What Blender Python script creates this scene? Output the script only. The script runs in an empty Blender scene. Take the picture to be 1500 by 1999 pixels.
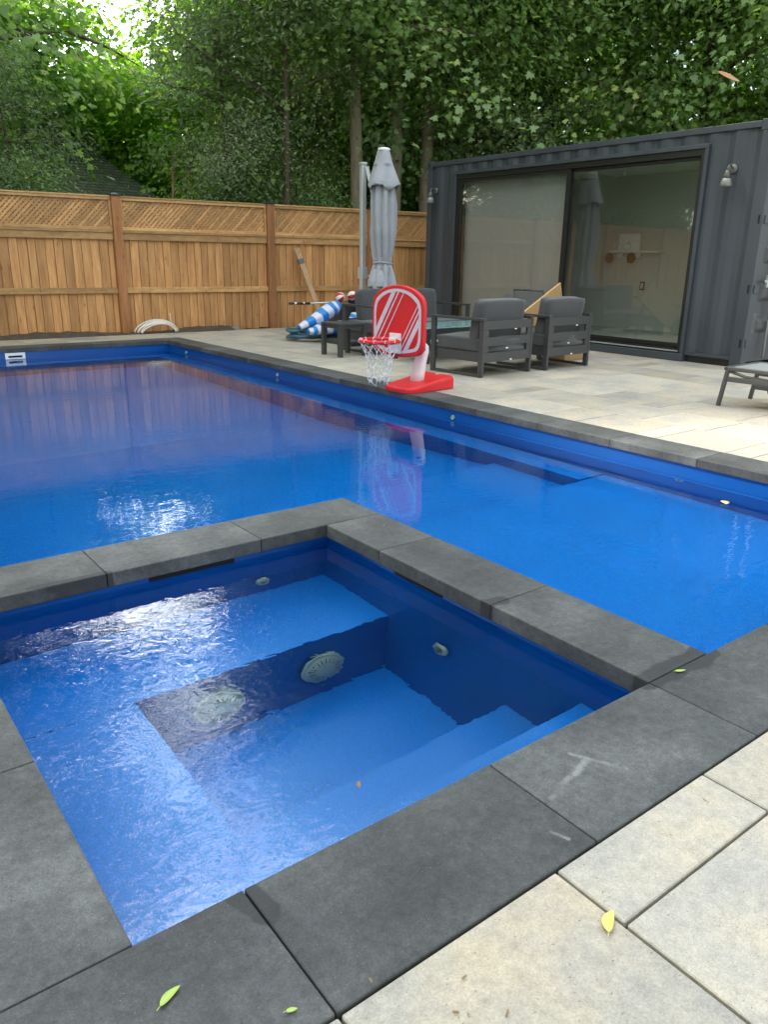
import bpy, bmesh, math, random
import numpy as np
from mathutils import Vector, Matrix
PI = math.pi
S = bpy.context.scene
C = S.collection
# ------------------------------------------------------------------ camera, sky, sun, exposure
SUN_AZ, SUN_EL = math.radians(136), math.radians(40)      # azimuth measured from +X, counter-clockwise
cam = bpy.data.cameras.new('camera'); cam_o = bpy.data.objects.new('camera', cam); C.objects.link(cam_o)
R = ((0.7963741829554863, 0.17698538738867284, -0.5783289145225776),
     (-0.6046426640158561, 0.25508404658168354, -0.7545458091006284),
     (0.0139788974454374, 0.950583137779329, 0.3101552653040329))
cam_o.matrix_world = Matrix.Translation((0, 0, 1.25)) @ Matrix(R).to_4x4()
cam.sensor_fit = 'VERTICAL'; cam.sensor_height = 36.0
cam.lens = 1519.49 / 1999 * 36.0
cam.clip_start = 0.05; cam.clip_end = 500
S.camera = cam_o
w = bpy.data.worlds.new('World'); S.world = w; w.use_nodes = True
nt = w.node_tree; nt.nodes.clear()
N = lambda t: nt.nodes.new(t)
out = N('ShaderNodeOutputWorld'); bg = N('ShaderNodeBackground'); sky = N('ShaderNodeTexSky')
sky.sky_type = 'NISHITA'; sky.sun_disc = False; sky.sun_elevation = SUN_EL
sky.sun_rotation = PI / 2 - SUN_AZ; sky.altitude = 100; sky.air_density = 1.0; sky.dust_density = 3.0; sky.ozone_density = 1.0
tc = N('ShaderNodeTexCoord'); mp = N('ShaderNodeMapping'); mp.inputs['Scale'].default_value = (1, 1, 2.2)
cl = N('ShaderNodeTexNoise'); cl.inputs['Scale'].default_value = 2.3; cl.inputs['Detail'].default_value = 7; cl.inputs['Roughness'].default_value = 0.6
rp = N('ShaderNodeValToRGB'); rp.color_ramp.elements[0].position = 0.36; rp.color_ramp.elements[1].position = 0.58
mx = N('ShaderNodeMix'); mx.data_type = 'RGBA'
mx.inputs['B'].default_value = (6.9, 7.1, 7.5, 1)
nt.links.new(tc.outputs['Generated'], mp.inputs[0]); nt.links.new(mp.outputs[0], cl.inputs[0])
nt.links.new(cl.outputs[0], rp.inputs[0]); nt.links.new(rp.outputs[0], mx.inputs['Factor'])
nt.links.new(sky.outputs[0], mx.inputs['A'])
# glow added to the sky above the tree gap, for reflections and backlight
gv = N('ShaderNodeVectorMath'); gv.operation = 'DOT_PRODUCT'; gv.inputs[1].default_value = (0.235, 0.80, 0.55)
nrmz = N('ShaderNodeVectorMath'); nrmz.operation = 'NORMALIZE'; nt.links.new(tc.outputs['Generated'], nrmz.inputs[0]); nt.links.new(nrmz.outputs[0], gv.inputs[0])
gr = N('ShaderNodeMapRange'); gr.interpolation_type = 'SMOOTHSTEP'; gr.inputs['From Min'].default_value = 0.76; gr.inputs['From Max'].default_value = 1.0
gr.inputs['To Min'].default_value = 1.0; gr.inputs['To Max'].default_value = 4.3; nt.links.new(gv.outputs['Value'], gr.inputs[0])
gs = N('ShaderNodeVectorMath'); gs.operation = 'SCALE'; nt.links.new(mx.outputs['Result'], gs.inputs[0]); nt.links.new(gr.outputs[0], gs.inputs['Scale'])
nt.links.new(gs.outputs[0], bg.inputs[0])
bg.inputs[1].default_value = 0.15
nt.links.new(bg.outputs[0], out.inputs[0])
sl = bpy.data.lights.new('sun', 'SUN'); sl.energy = 4.5; sl.angle = math.radians(3.5); sl.color = (1.0, 0.93, 0.82)
so = bpy.data.objects.new('sun', sl); C.objects.link(so)
sd = Vector((math.cos(SUN_AZ) * math.cos(SUN_EL), math.sin(SUN_AZ) * math.cos(SUN_EL), math.sin(SUN_EL)))
so.rotation_euler = sd.to_track_quat('Z', 'Y').to_euler()
S.view_settings.view_transform = 'Standard'; S.view_settings.look = 'None'
S.view_settings.gamma = 1; S.view_settings.exposure = 1.5
S.cycles.use_denoising = True; S.cycles.max_bounces = 10; S.cycles.transmission_bounces = 8
S.cycles.transparent_max_bounces = 12; S.cycles.diffuse_bounces = 4
S.cycles.sample_clamp_indirect = 6.0
S.cycles.caustics_refractive = True; S.cycles.caustics_reflective = False

# ------------------------------------------------------------------ materials
def newmat(name):
    m = bpy.data.materials.new(name); m.use_nodes = True
    t = m.node_tree; b = t.nodes['Principled BSDF']
    return m, t, b
def lin(h):
    h = h.lstrip('#'); v = [int(h[i:i+2], 16) / 255 for i in (0, 2, 4)]
    return tuple(((c / 12.92) if c <= 0.04045 else ((c + 0.055) / 1.055) ** 2.4) for c in v)
def c4(c): return (c[0], c[1], c[2], 1)
def mat(name, col, rough=0.5, metal=0.0, spec=0.5, vary=0.0, nscale=8.0, bump=0.0, bscale=60.0, dist=0.002, stretch=None, sheen=0.0):
    m, t, b = newmat(name)
    b.inputs['Roughness'].default_value = rough; b.inputs['Metallic'].default_value = metal
    b.inputs['Specular IOR Level'].default_value = spec
    b.inputs['Base Color'].default_value = c4(col)
    if sheen: b.inputs['Sheen Weight'].default_value = sheen
    if vary or bump:
        tc = t.nodes.new('ShaderNodeTexCoord'); mp = t.nodes.new('ShaderNodeMapping')
        t.links.new(tc.outputs['Object'], mp.inputs[0])
        if stretch: mp.inputs['Scale'].default_value = stretch
    if vary:
        n = t.nodes.new('ShaderNodeTexNoise'); n.inputs['Scale'].default_value = nscale; n.inputs['Detail'].default_value = 6
        n.inputs['Roughness'].default_value = 0.65
        t.links.new(mp.outputs[0], n.inputs[0])
        r = t.nodes.new('ShaderNodeMapRange'); r.inputs['From Min'].default_value = 0.3; r.inputs['From Max'].default_value = 0.7
        r.inputs['To Min'].default_value = 1 - vary; r.inputs['To Max'].default_value = 1 + vary
        t.links.new(n.outputs[0], r.inputs[0])
        mu = t.nodes.new('ShaderNodeVectorMath'); mu.operation = 'SCALE'; mu.inputs[0].default_value = col
        t.links.new(r.outputs[0], mu.inputs['Scale']); t.links.new(mu.outputs[0], b.inputs['Base Color'])
        r2 = t.nodes.new('ShaderNodeMapRange'); r2.inputs['To Min'].default_value = max(0, rough - 0.12); r2.inputs['To Max'].default_value = min(1, rough + 0.12)
        t.links.new(n.outputs[0], r2.inputs[0]); t.links.new(r2.outputs[0], b.inputs['Roughness'])
    if bump:
        n = t.nodes.new('ShaderNodeTexNoise'); n.inputs['Scale'].default_value = bscale; n.inputs['Detail'].default_value = 4
        t.links.new(mp.outputs[0], n.inputs[0])
        bp = t.nodes.new('ShaderNodeBump'); bp.inputs['Strength'].default_value = bump; bp.inputs['Distance'].default_value = dist
        t.links.new(n.outputs[0], bp.inputs['Height']); t.links.new(bp.outputs[0], b.inputs['Normal'])
    return m
def noise(t, vec, scale, detail=5, rough=0.6):
    n = t.nodes.new('ShaderNodeTexNoise'); n.inputs['Scale'].default_value = scale
    n.inputs['Detail'].default_value = detail; n.inputs['Roughness'].default_value = rough
    t.links.new(vec, n.inputs[0]); return n.outputs[0]
def ramp(t, fac, stops):
    r = t.nodes.new('ShaderNodeValToRGB'); cr = r.color_ramp
    while len(cr.elements) < len(stops): cr.elements.new(0.5)
    for e, (p, c) in zip(cr.elements, stops): e.position = p; e.color = c4(c) if not isinstance(c, float) else (c, c, c, 1)
    t.links.new(fac, r.inputs[0]); return r.outputs[0]
def mixc(t, fac, a, b, mode='MIX'):
    m = t.nodes.new('ShaderNodeMix'); m.data_type = 'RGBA'; m.blend_type = mode
    for s, v in (('Factor', fac), ('A', a), ('B', b)):
        if isinstance(v, (int, float)): m.inputs[s].default_value = v if s == 'Factor' else (v, v, v, 1)
        elif isinstance(v, tuple): m.inputs[s].default_value = c4(v)
        else: t.links.new(v, m.inputs[s])
    return m.outputs['Result']
def stone(name, ca, cb, cc, speck_dark, speck_light, rough, chalk=False, speckmix=0.6):
    """concrete slab: three mottled tones, pores, light aggregate; 'tone' is the slab's own shade"""
    m, t, b = newmat(name)
    tc = t.nodes.new('ShaderNodeTexCoord'); v = tc.outputs['Object']
    at = t.nodes.new('ShaderNodeAttribute'); at.attribute_name = 'tone'
    off = t.nodes.new('ShaderNodeVectorMath'); off.operation = 'MULTIPLY_ADD'
    t.links.new(at.outputs['Fac'], off.inputs[0]); off.inputs[1].default_value = (37, 53, 0); t.links.new(v, off.inputs[2])
    vv = off.outputs[0]
    big = noise(t, vv, 2.6, 4, 0.6)
    base = ramp(t, big, [(0.33, ca), (0.5, cb), (0.66, cc)])
    mid = noise(t, vv, 30, 8, 0.8)
    base = mixc(t, 0.85 if chalk else 0.45, base, ramp(t, mid, [(0.3, 0.27), (0.5, 0.5), (0.72, 0.76)]), 'OVERLAY')
    fine = noise(t, v, 260, 3, 0.7)
    base = mixc(t, 0.7 if chalk else 0.45, base, ramp(t, fine, [(0.3, 0.3), (0.5, 0.5), (0.7, 0.72)]), 'OVERLAY')
    por = noise(t, v, 120, 3, 0.55)
    pm = ramp(t, por, [(0.27, 0.8), (0.33, 0.0)])
    base = mixc(t, pm, base, speck_dark)
    vo = t.nodes.new('ShaderNodeTexVoronoi'); vo.inputs['Scale'].default_value = 85; t.links.new(v, vo.inputs[0])
    sp = ramp(t, vo.outputs['Distance'], [(0.05, 1.0), (0.09, 0.0)])
    cs = t.nodes.new('ShaderNodeSeparateColor'); t.links.new(vo.outputs['Color'], cs.inputs[0])
    gate = ramp(t, cs.outputs[0], [(0.70, 0.0), (0.72, float(speckmix))])
    mm = t.nodes.new('ShaderNodeMath'); mm.operation = 'MULTIPLY'; t.links.new(sp, mm.inputs[0]); t.links.new(gate, mm.inputs[1])
    base = mixc(t, mm.outputs[0], base, speck_light)
    rr = t.nodes.new('ShaderNodeMapRange'); rr.inputs['To Min'].default_value = 0.80; rr.inputs['To Max'].default_value = 1.18
    t.links.new(at.outputs['Fac'], rr.inputs[0])
    sc = t.nodes.new('ShaderNodeVectorMath'); sc.operation = 'SCALE'; t.links.new(base, sc.inputs[0]); t.links.new(rr.outputs[0], sc.inputs['Scale'])
    base = sc.outputs[0]
    if chalk:
        # scattered pale scuffs
        n1 = noise(t, v, 5.5, 6, 0.75); n2 = noise(t, v, 60, 4, 0.8)
        k = ramp(t, n1, [(0.66, 0.0), (0.74, 1.0)]); k2 = ramp(t, n2, [(0.5, 0.0), (0.62, 0.45)])
        q = t.nodes.new('ShaderNodeMath'); q.operation = 'MULTIPLY'; t.links.new(k, q.inputs[0]); t.links.new(k2, q.inputs[1])
        base = mixc(t, q.outputs[0], base, (0.42, 0.42, 0.42))
        def seg(ax_, ay_, bx_, by_, w_):
            # 0..1 mask around a segment lying on the slabs (Object space = metres)
            L2 = (bx_ - ax_) ** 2 + (by_ - ay_) ** 2
            flat = t.nodes.new('ShaderNodeVectorMath'); flat.operation = 'MULTIPLY_ADD'; flat.inputs[1].default_value = (1, 1, 0); flat.inputs[2].default_value = (-ax_, -ay_, 0); t.links.new(v, flat.inputs[0])
            dt = t.nodes.new('ShaderNodeVectorMath'); dt.operation = 'DOT_PRODUCT'; dt.inputs[1].default_value = ((bx_ - ax_) / L2, (by_ - ay_) / L2, 0); t.links.new(flat.outputs[0], dt.inputs[0])
            cl_ = t.nodes.new('ShaderNodeClamp'); t.links.new(dt.outputs['Value'], cl_.inputs[0])
            pr_ = t.nodes.new('ShaderNodeVectorMath'); pr_.operation = 'SCALE'; pr_.inputs[0].default_value = (bx_ - ax_, by_ - ay_, 0); t.links.new(cl_.outputs[0], pr_.inputs['Scale'])
            ds = t.nodes.new('ShaderNodeVectorMath'); ds.operation = 'DISTANCE'; t.links.new(flat.outputs[0], ds.inputs[0]); t.links.new(pr_.outputs[0], ds.inputs[1])
            mr = t.nodes.new('ShaderNodeMapRange'); mr.inputs['From Min'].default_value = 0; mr.inputs['From Max'].default_value = w_; mr.inputs['To Min'].default_value = 1; mr.inputs['To Max'].default_value = 0
            t.links.new(ds.outputs['Value'], mr.inputs[0]); return mr.outputs[0]
        n3 = noise(t, v, 70, 9, 0.9); n3b = noise(t, v, 14, 2, 0.5)
        for sgm in ((1.30, 1.01, 1.40, 1.035, .024), (1.42, 1.035, 1.50, 1.06, .030), (1.48, 1.10, 1.55, .97, .018), (1.21, .93, 1.225, .89, .013), (2.19, 2.86, 2.235, 2.90, .008)):
            mk_ = seg(*sgm); ad = t.nodes.new('ShaderNodeMath'); ad.operation = 'MULTIPLY_ADD'; ad.inputs[1].default_value = .55; t.links.new(mk_, ad.inputs[0]); t.links.new(n3, ad.inputs[2])
            gt = t.nodes.new('ShaderNodeMath'); gt.operation = 'MULTIPLY'; t.links.new(ramp(t, ad.outputs[0], [(0.78, 0.0), (1.12, 0.45)]), gt.inputs[0]); t.links.new(ramp(t, n3b, [(0.40, 0.1), (0.60, 1.0)]), gt.inputs[1])
            base = mixc(t, gt.outputs[0], base, (0.36, 0.37, 0.37))
        n4 = noise(t, v, 9, 3, 0.5)
        for sgm in ((1.97, 1.20, 2.30, 1.20, .075), (1.975, 1.915, 2.03, 1.90, .05), (0.55, 1.20, 0.57, 1.12, .05), (0.60, 3.06, 0.9, 3.045, .03)):
            mk_ = seg(*sgm); ad = t.nodes.new('ShaderNodeMath'); ad.operation = 'MULTIPLY_ADD'; ad.inputs[1].default_value = 1.0; t.links.new(mk_, ad.inputs[0]); t.links.new(n4, ad.inputs[2])
            base = mixc(t, ramp(t, ad.outputs[0], [(0.80, 0.0), (0.92, 0.75)]), base, (0.022, 0.022, 0.024))
    t.links.new(base, b.inputs['Base Color'])
    b.inputs['Roughness'].default_value = rough; b.inputs['Specular IOR Level'].default_value = 0.35
    h = t.nodes.new('ShaderNodeMath'); h.operation = 'MULTIPLY_ADD'
    t.links.new(mid, h.inputs[0]); h.inputs[1].default_value = 0.6; t.links.new(fine, h.inputs[2])
    h2 = t.nodes.new('ShaderNodeMath'); h2.operation = 'SUBTRACT'; t.links.new(h.outputs[0], h2.inputs[0]); t.links.new(pm, h2.inputs[1])
    bp = t.nodes.new('ShaderNodeBump'); bp.inputs['Strength'].default_value = 0.5; bp.inputs['Distance'].default_value = 0.0018
    t.links.new(h2.outputs[0], bp.inputs['Height']); t.links.new(bp.outputs[0], b.inputs['Normal'])
    return m
M = {}
M['coping'] = stone('charcoal_coping', (0.046, 0.049, 0.050), (0.070, 0.073, 0.074), (0.105, 0.108, 0.108), (0.02, 0.02, 0.02), (0.35, 0.35, 0.34), 0.62, True, 0.7)
M['paver'] = stone('buff_paver', (0.31, 0.295, 0.275), (0.385, 0.352, 0.30), (0.45, 0.385, 0.29), (0.12, 0.11, 0.09), (0.68, 0.62, 0.48), 0.7, False, 0.4)
M['joint'] = mat('joint_sand', (0.06, 0.055, 0.045), 0.95, vary=0.3, nscale=40)
M['soil'] = mat('soil', (0.075, 0.055, 0.04), 0.95, vary=0.4, nscale=14, bump=1.0, bscale=30, dist=0.02)
M['ground'] = mat('ground', (0.05, 0.055, 0.025), 0.95, vary=0.4, nscale=3)

def shell_mat(name, col, vary=0.25):
    m, t, b = newmat(name)
    tc = t.nodes.new('ShaderNodeTexCoord')
    f = noise(t, tc.outputs['Object'], 140, 3, 0.8); g = noise(t, tc.outputs['Object'], 1.2, 3, 0.5)
    r = t.nodes.new('ShaderNodeMapRange'); r.inputs['From Min'].default_value = 0.3; r.inputs['From Max'].default_value = 0.7
    r.inputs['To Min'].default_value = 1 - vary; r.inputs['To Max'].default_value = 1 + vary; t.links.new(f, r.inputs[0])
    r2 = t.nodes.new('ShaderNodeMapRange'); r2.inputs['To Min'].default_value = 0.85; r2.inputs['To Max'].default_value = 1.15; t.links.new(g, r2.inputs[0])
    k = t.nodes.new('ShaderNodeMath'); k.operation = 'MULTIPLY'; t.links.new(r.outputs[0], k.inputs[0]); t.links.new(r2.outputs[0], k.inputs[1])
    sc = t.nodes.new('ShaderNodeVectorMath'); sc.operation = 'SCALE'; sc.inputs[0].default_value = col; t.links.new(k.outputs[0], sc.inputs['Scale'])
    t.links.new(sc.outputs[0], b.inputs['Base Color']); b.inputs['Roughness'].default_value = 0.25
    return m
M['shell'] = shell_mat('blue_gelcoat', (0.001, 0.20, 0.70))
M['wallgel_shaded'] = shell_mat('smooth_gelcoat_wall_shaded', (0.001, 0.078, 0.34), 0.05)  # smooth wall finish, colour darkened further to stand in for underwater shade
M['shell_spa'] = shell_mat('blue_gelcoat_spa', (0.001, 0.185, 0.64))

def water_mat(name, layers, dist):
    m = bpy.data.materials.new(name); m.use_nodes = True; t = m.node_tree; t.nodes.clear()
    o = t.nodes.new('ShaderNodeOutputMaterial'); g = t.nodes.new('ShaderNodeBsdfGlass')
    g.inputs['IOR'].default_value = 1.333; g.inputs['Roughness'].default_value = 0.0; g.inputs['Color'].default_value = (0.93, 0.98, 1, 1)
    tc = t.nodes.new('ShaderNodeTexCoord'); acc = None
    for (sx, sy, rz, sc, dt, wgt, dst) in layers:
        mp = t.nodes.new('ShaderNodeMapping'); mp.inputs['Scale'].default_value = (sx, sy, 1); mp.inputs['Rotation'].default_value = (0, 0, rz)
        t.links.new(tc.outputs['Object'], mp.inputs[0])
        n = t.nodes.new('ShaderNodeTexNoise'); n.inputs['Scale'].default_value = sc; n.inputs['Detail'].default_value = dt
        n.inputs['Distortion'].default_value = dst; t.links.new(mp.outputs[0], n.inputs[0])
        k = t.nodes.new('ShaderNodeMath'); k.operation = 'MULTIPLY_ADD'; k.inputs[1].default_value = wgt
        t.links.new(n.outputs[0], k.inputs[0])
        if acc is not None: t.links.new(acc, k.inputs[2])
        else: k.inputs[2].default_value = 0
        acc = k.outputs[0]
    bp = t.nodes.new('ShaderNodeBump'); bp.inputs['Strength'].default_value = 1.0; bp.inputs['Distance'].default_value = dist
    t.links.new(acc, bp.inputs['Height']); t.links.new(bp.outputs[0], g.inputs['Normal']); t.links.new(g.outputs[0], o.inputs[0])
    return m
M['water'] = water_mat('pool_water', [(1, 1, 0.4, 2.4, 1, 0.25, 0.4), (1, 2.0, 0.65, 7, 1, 0.16, 0.8), (1, 2.0, 0.65, 22, 0, 0.05, 0.6)], 0.0042)
M['spa_water'] = water_mat('spa_water', [(1, 1, 0.2, 4.0, 1, 0.36, 0.6), (1, 1.3, 0.9, 13, 1, 0.20, 1.0), (1, 1, 0, 32, 0, 0.028, 0.5)], 0.0056)

def wood_mat(name, ca, cb, cc, attr=True, sc=(9, 9, 1.1)):
    m, t, b = newmat(name)
    tc = t.nodes.new('ShaderNodeTexCoord'); v = tc.outputs['Object']
    at = t.nodes.new('ShaderNodeAttribute'); at.attribute_name = 'tone'
    off = t.nodes.new('ShaderNodeVectorMath'); off.operation = 'MULTIPLY_ADD'
    t.links.new(at.outputs['Fac'], off.inputs[0]); off.inputs[1].default_value = (31, 17, 43); t.links.new(v, off.inputs[2])
    mp = t.nodes.new('ShaderNodeMapping'); mp.inputs['Scale'].default_value = sc; t.links.new(off.outputs[0], mp.inputs[0])
    g = noise(t, mp.outputs[0], 1.6, 6, 0.65)
    col = ramp(t, g, [(0.3, ca), (0.5, cb), (0.7, cc)])
    mp2 = t.nodes.new('ShaderNodeMapping'); mp2.inputs['Scale'].default_value = (sc[0] * 7, sc[1] * 7, sc[2] * 1.2); t.links.new(off.outputs[0], mp2.inputs[0])
    g2 = noise(t, mp2.outputs[0], 1.5, 4, 0.6)
    col = mixc(t, 0.5, col, ramp(t, g2, [(0.3, 0.33), (0.7, 0.66)]), 'OVERLAY')
    # knots
    mp3 = t.nodes.new('ShaderNodeMapping'); mp3.inputs['Scale'].default_value = (9, 9, 3.2); t.links.new(off.outputs[0], mp3.inputs[0])
    vo = t.nodes.new('ShaderNodeTexVoronoi'); vo.inputs['Scale'].default_value = 1.0; t.links.new(mp3.outputs[0], vo.inputs[0])
    kn = ramp(t, vo.outputs['Distance'], [(0.05, 1.0), (0.16, 0.0)])
    kk = t.nodes.new('ShaderNodeMath'); kk.operation = 'MULTIPLY'; kk.inputs[1].default_value = 0.55; t.links.new(kn, kk.inputs[0])
    col = mixc(t, kk.outputs[0], col, (ca[0] * 0.4, ca[1] * 0.32, ca[2] * 0.3))
    rr = t.nodes.new('ShaderNodeMapRange'); rr.inputs['To Min'].default_value = 0.70; rr.inputs['To Max'].default_value = 1.2
    t.links.new(at.outputs['Fac'], rr.inputs[0])
    s_ = t.nodes.new('ShaderNodeVectorMath'); s_.operation = 'SCALE'; t.links.new(col, s_.inputs[0]); t.links.new(rr.outputs[0], s_.inputs['Scale'])
    t.links.new(s_.outputs[0] if attr else col, b.inputs['Base Color'])
    b.inputs['Roughness'].default_value = 0.7; b.inputs['Specular IOR Level'].default_value = 0.3
    bp = t.nodes.new('ShaderNodeBump'); bp.inputs['Strength'].default_value = 0.35; bp.inputs['Distance'].default_value = 0.002
    t.links.new(g2, bp.inputs['Height']); t.links.new(bp.outputs[0], b.inputs['Normal'])
    return m
M['wood'] = wood_mat('stained_fence_board', (0.39, 0.185, 0.074), (0.55, 0.275, 0.107), (0.67, 0.365, 0.155))
M['rail'] = wood_mat('stained_fence_rail', (0.40, 0.21, 0.09), (0.55, 0.31, 0.13), (0.64, 0.38, 0.17), sc=(1.1, 9, 9))
M['post'] = wood_mat('stained_fence_post', (0.32, 0.13, 0.05), (0.43, 0.185, 0.075), (0.52, 0.25, 0.10))
M['lattice'] = wood_mat('lattice_slat', (0.46, 0.235, 0.10), (0.56, 0.30, 0.125), (0.62, 0.345, 0.15), sc=(4, 4, 4))
M['plank'] = wood_mat('raw_plank', (0.40, 0.24, 0.13), (0.50, 0.32, 0.17), (0.58, 0.38, 0.22), sc=(6, 6, 1))
M['cap'] = mat('black_post_cap', (0.02, 0.02, 0.022), 0.5)
M['steel'] = mat('container_paint', (0.047, 0.056, 0.071), 0.42, vary=0.16, nscale=1.6, bump=0.12, bscale=9, dist=0.006, stretch=(1, 1, 0.35))
M['steel_door'] = mat('container_door_paint', (0.06, 0.062, 0.074), 0.45, vary=0.15, nscale=2)
M['roofsteel'] = mat('container_roof', (0.07, 0.075, 0.085), 0.5)
M['galv'] = mat('galvanised', (0.55, 0.58, 0.60), 0.4, 0.7, vary=0.1)
M['blackalu'] = mat('black_door_frame', (0.012, 0.012, 0.012), 0.35)
M['darkhole'] = mat('dark_slot', (0.004, 0.004, 0.005), 0.8)
M['inwall'] = mat('room_wall', (0.60, 0.60, 0.57), 0.9)
M['infloor'] = mat('room_floor', (0.50, 0.52, 0.48), 0.6, vary=0.1)
M['white'] = mat('white_plastic', (0.86, 0.87, 0.87), 0.4)
M['alu'] = mat('silver_pole', (0.62, 0.64, 0.66), 0.38, 0.55)
M['canopy'] = mat('grey_canopy_fabric', (0.33, 0.34, 0.375), 0.9, vary=0.05, bump=0.25, bscale=400, dist=0.0006, sheen=0.2)
M['furn'] = mat('charcoal_aluminium', (0.050, 0.051, 0.053), 0.42, vary=0.08, nscale=5)
M['cush'] = mat('charcoal_cushion', (0.060, 0.062, 0.069), 0.95, vary=0.14, nscale=7, bump=0.5, bscale=450, dist=0.0008, sheen=0.25)
M['teal'] = mat('teal_glass_top', (0.24, 0.42, 0.43), 0.12)
M['sling'] = mat('sling_mesh', (0.20, 0.21, 0.215), 0.8, bump=0.3, bscale=500, dist=0.0005)
M['red'] = mat('red_plastic', (0.66, 0.010, 0.016), 0.42, vary=0.05, bump=0.08, bscale=200, dist=0.0008)
M['stripew'] = mat('pale_stripe', (0.62, 0.56, 0.62), 0.5)
M['polew'] = mat('white_plastic_pole', (0.78, 0.70, 0.74), 0.4)
M['cord'] = mat('net_cord', (0.78, 0.78, 0.80), 0.8)
M['card'] = mat('cardboard', (0.42, 0.26, 0.13), 0.85, vary=0.12, nscale=10)
M['ply'] = mat('light_plywood', (0.58, 0.36, 0.16), 0.7, vary=0.08, nscale=12, stretch=(1, 8, 8))
M['hose'] = mat('blue_grey_hose', (0.05, 0.13, 0.20), 0.45, vary=0.1)
M['fblue'] = mat('float_blue', (0.01, 0.22, 0.62), 0.4)
M['fwhite'] = mat('float_white', (0.66, 0.66, 0.80), 0.4)
M['ballr'] = mat('ball_red', (0.60, 0.03, 0.03), 0.4)
M['navy'] = mat('navy_fabric', (0.02, 0.025, 0.09), 0.8)
M['lime'] = mat('lime_mesh', (0.36, 0.55, 0.06), 0.7)
M['slab'] = mat('grey_stone', (0.22, 0.21, 0.19), 0.9, vary=0.3, bump=0.8, bscale=20, dist=0.01)
M['pipe'] = mat('cream_pipe', (0.72, 0.68, 0.60), 0.5)
M['lampm'] = mat('pewter_lamp', (0.13, 0.13, 0.125), 0.45, 0.3, vary=0.15)
M['lampglass'] = mat('frosted_lamp_glass', (0.28, 0.28, 0.28), 0.25)
M['fit'] = mat('pale_fitting', (0.30, 0.40, 0.37), 0.4)
M['maroon'] = mat('maroon_upholstery', (0.22, 0.03, 0.035), 0.9)
M['brown'] = mat('brown_disc', (0.13, 0.05, 0.03), 0.7)
M['shade'] = None
M['trunk'] = mat('bark', (0.13, 0.095, 0.07), 0.9, vary=0.35, nscale=9, bump=1.0, bscale=22, dist=0.02, stretch=(1, 1, 0.25))
M['trunk_pale'] = mat('pale_bark', (0.24, 0.19, 0.14), 0.9, vary=0.3, nscale=9, bump=1.0, bscale=22, dist=0.02, stretch=(1, 1, 0.25))
M['roof'] = None
m, t, b = newmat('shingles'); tc = t.nodes.new('ShaderNodeTexCoord')
br = t.nodes.new('ShaderNodeTexBrick'); br.inputs['Scale'].default_value = 1.0; br.inputs['Brick Width'].default_value = 0.32; br.inputs['Row Height'].default_value = 0.14
br.inputs['Mortar Size'].default_value = 0.012; br.inputs['Color1'].default_value = (0.13, 0.13, 0.14, 1); br.inputs['Color2'].default_value = (0.20, 0.20, 0.205, 1); br.inputs['Mortar'].default_value = (0.04, 0.04, 0.045, 1)
t.links.new(tc.outputs['UV'], br.inputs[0]); t.links.new(br.outputs[0], b.inputs['Base Color']); b.inputs['Roughness'].default_value = 0.9; M['roof'] = m
M['siding'] = mat('siding', (0.45, 0.40, 0.33), 0.8)
# glass panes: clear sheet that mirrors by Fresnel
m = bpy.data.materials.new('window_glass'); m.use_nodes = True; t = m.node_tree; t.nodes.clear()
o = t.nodes.new('ShaderNodeOutputMaterial'); mixs = t.nodes.new('ShaderNodeMixShader'); lw = t.nodes.new('ShaderNodeLayerWeight'); lw.inputs['Blend'].default_value = 0.5
pw = t.nodes.new('ShaderNodeMath'); pw.operation = 'POWER'; pw.inputs[1].default_value = 5; t.links.new(lw.outputs['Facing'], pw.inputs[0])
fr = t.nodes.new('ShaderNodeMath'); fr.operation = 'MULTIPLY_ADD'; fr.inputs[1].default_value = 0.83; fr.inputs[2].default_value = 0.11; t.links.new(pw.outputs[0], fr.inputs[0])
tr = t.nodes.new('ShaderNodeBsdfTransparent'); tr.inputs[0].default_value = (0.88, 0.91, 0.88, 1); gl = t.nodes.new('ShaderNodeBsdfGlossy'); gl.inputs['Roughness'].default_value = 0.015
gl.inputs[0].default_value = (0.97, 1, 0.98, 1)
t.links.new(fr.outputs[0], mixs.inputs[0]); t.links.new(tr.outputs[0], mixs.inputs[1]); t.links.new(gl.outputs[0], mixs.inputs[2]); t.links.new(mixs.outputs[0], o.inputs[0])
M['glass'] = m
m = bpy.data.materials.new('shade_mesh'); m.use_nodes = True; t = m.node_tree; t.nodes.clear()
o = t.nodes.new('ShaderNodeOutputMaterial'); mixs = t.nodes.new('ShaderNodeMixShader'); mixs.inputs[0].default_value = 0.15
d = t.nodes.new('ShaderNodeBsdfDiffuse'); d.inputs[0].default_value = (0.36, 0.345, 0.345, 1); tr = t.nodes.new('ShaderNodeBsdfTransparent')
t.links.new(d.outputs[0], mixs.inputs[1]); t.links.new(tr.outputs[0], mixs.inputs[2]); t.links.new(mixs.outputs[0], o.inputs[0]); M['shade'] = m
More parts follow.
